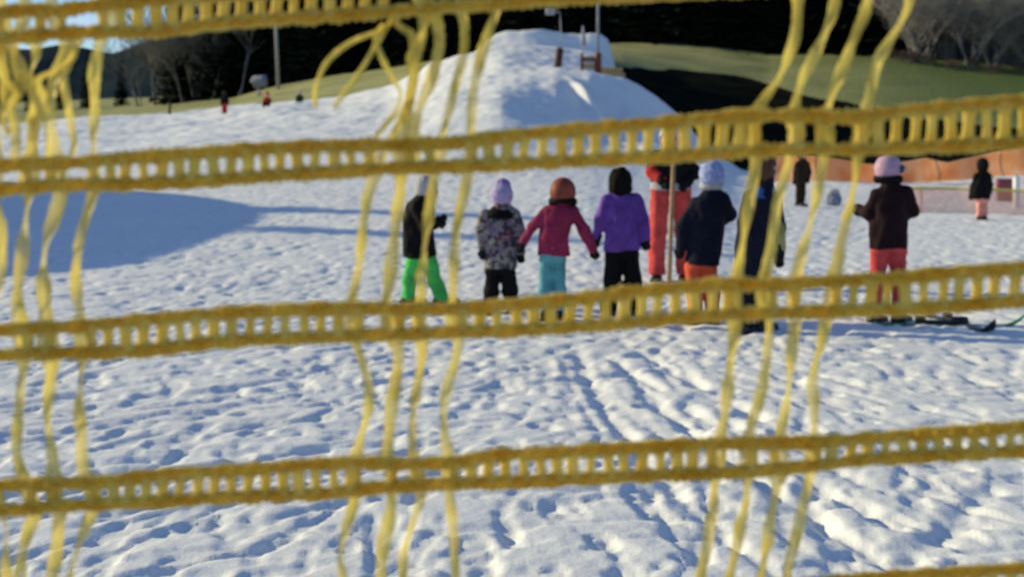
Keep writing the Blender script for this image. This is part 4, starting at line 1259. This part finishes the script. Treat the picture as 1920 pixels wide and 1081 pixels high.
m = MB(); m.tube([(0, 0, -.2), (0, 0, .62)], [.09, .08], n=10); m.tube([(0, 0, .60), (0, 0, .68)], [.1, .07], n=10)
tag(m.build('marker_post', M['pad']), 'stubby dark marker post on the snow edge at left', 'post').location = p

# two unseen slim spruces added beyond the left edge to cast shadow streaks
slim = [make_spruce(51, 7.5), make_spruce(52, 8.5)]
for o, (px, Y, d, lab) in zip(slim, ((705, 23.2, 20, 'slim unseen spruce added left of the view to cast a shadow streak, farther one'), (905, 19.4, 21, 'slim unseen spruce added left of the view to cast a shadow streak, nearer one'))):
    tip = at(px, 0, Y); zt = float(macro(tip.x, tip.y))
    b = Vector((tip.x - d * math.cos(AZ), tip.y + d * math.sin(AZ), 0)); g = float(macro(b.x, b.y))
    hgt = zt + d * math.tan(EL) - g + 1.5
    k = hgt / (7.5 if o is slim[0] else 8.5)
    o.location = (b.x, b.y, g); o.scale = (k * .85, k * .85, k)
    tag(o, lab, 'spruce tree')

# ------------------------------------------------------------------ sky, sun, camera
w = bpy.data.worlds.new('World'); scene.world = w; w.use_nodes = True
nt = w.node_tree
bg = nt.nodes['Background']
sky = nt.nodes.new('ShaderNodeTexSky'); sky.sky_type = 'NISHITA'; sky.sun_disc = False
sky.sun_elevation = EL; sky.sun_rotation = -(PI / 2 - AZ)
sky.air_density = 1.0; sky.dust_density = .3; sky.ozone_density = 4.0
tc = nt.nodes.new('ShaderNodeTexCoord'); mp = nt.nodes.new('ShaderNodeMapping'); mp.inputs['Scale'].default_value = (1, 1, 3.2)
nz = nt.nodes.new('ShaderNodeTexNoise'); nz.inputs['Scale'].default_value = 5.5; nz.inputs['Detail'].default_value = 7; nz.inputs['Roughness'].default_value = .55
cr = nt.nodes.new('ShaderNodeValToRGB'); cr.color_ramp.elements[0].position = .58; cr.color_ramp.elements[1].position = .74
mx = nt.nodes.new('ShaderNodeMixRGB'); mx.inputs['Color2'].default_value = (6.0, 6.2, 6.8, 1)
nt.links.new(tc.outputs['Generated'], mp.inputs['Vector']); nt.links.new(mp.outputs['Vector'], nz.inputs['Vector'])
nt.links.new(nz.outputs['Fac'], cr.inputs['Fac']); nt.links.new(cr.outputs['Color'], mx.inputs['Fac'])
nt.links.new(sky.outputs['Color'], mx.inputs['Color1']); tn = nt.nodes.new('ShaderNodeMixRGB'); tn.blend_type = 'MULTIPLY'; tn.inputs['Fac'].default_value = 1; tn.inputs['Color2'].default_value = (.98, 1.03, 1.14, 1)
nt.links.new(mx.outputs['Color'], tn.inputs['Color1']); nt.links.new(tn.outputs['Color'], bg.inputs['Color'])
bg.inputs['Strength'].default_value = .105

sun = bpy.data.objects.new('sun', bpy.data.lights.new('sun', 'SUN'))
sun.data.energy = 4.3; sun.data.angle = math.radians(.5); sun.data.color = (1.0, .87, .50)
sun.rotation_euler = SUN.to_track_quat('Z', 'Y').to_euler()
COL.objects.link(sun)

cam = bpy.data.objects.new('camera', bpy.data.cameras.new('camera'))
cam.location = (0, 0, CZ); cam.rotation_euler = (PI / 2, 0, 0)
cam.data.sensor_width = 36; cam.data.lens = 36 * F / 1920
cam.data.shift_y = -(540.5 - HOR) / 1920
cam.data.clip_start = .05; cam.data.clip_end = 8000
cam.data.dof.use_dof = True; cam.data.dof.focus_distance = 2.6; cam.data.dof.aperture_fstop = 6.3
COL.objects.link(cam); scene.camera = cam

scene.view_settings.view_transform = 'Standard'; scene.view_settings.look = 'None'
scene.view_settings.exposure = .17; scene.view_settings.gamma = 1
scene.render.engine = 'CYCLES'
scene.cycles.use_denoising = True
scene.cycles.max_bounces = 6
scene.cycles.transparent_max_bounces = 8
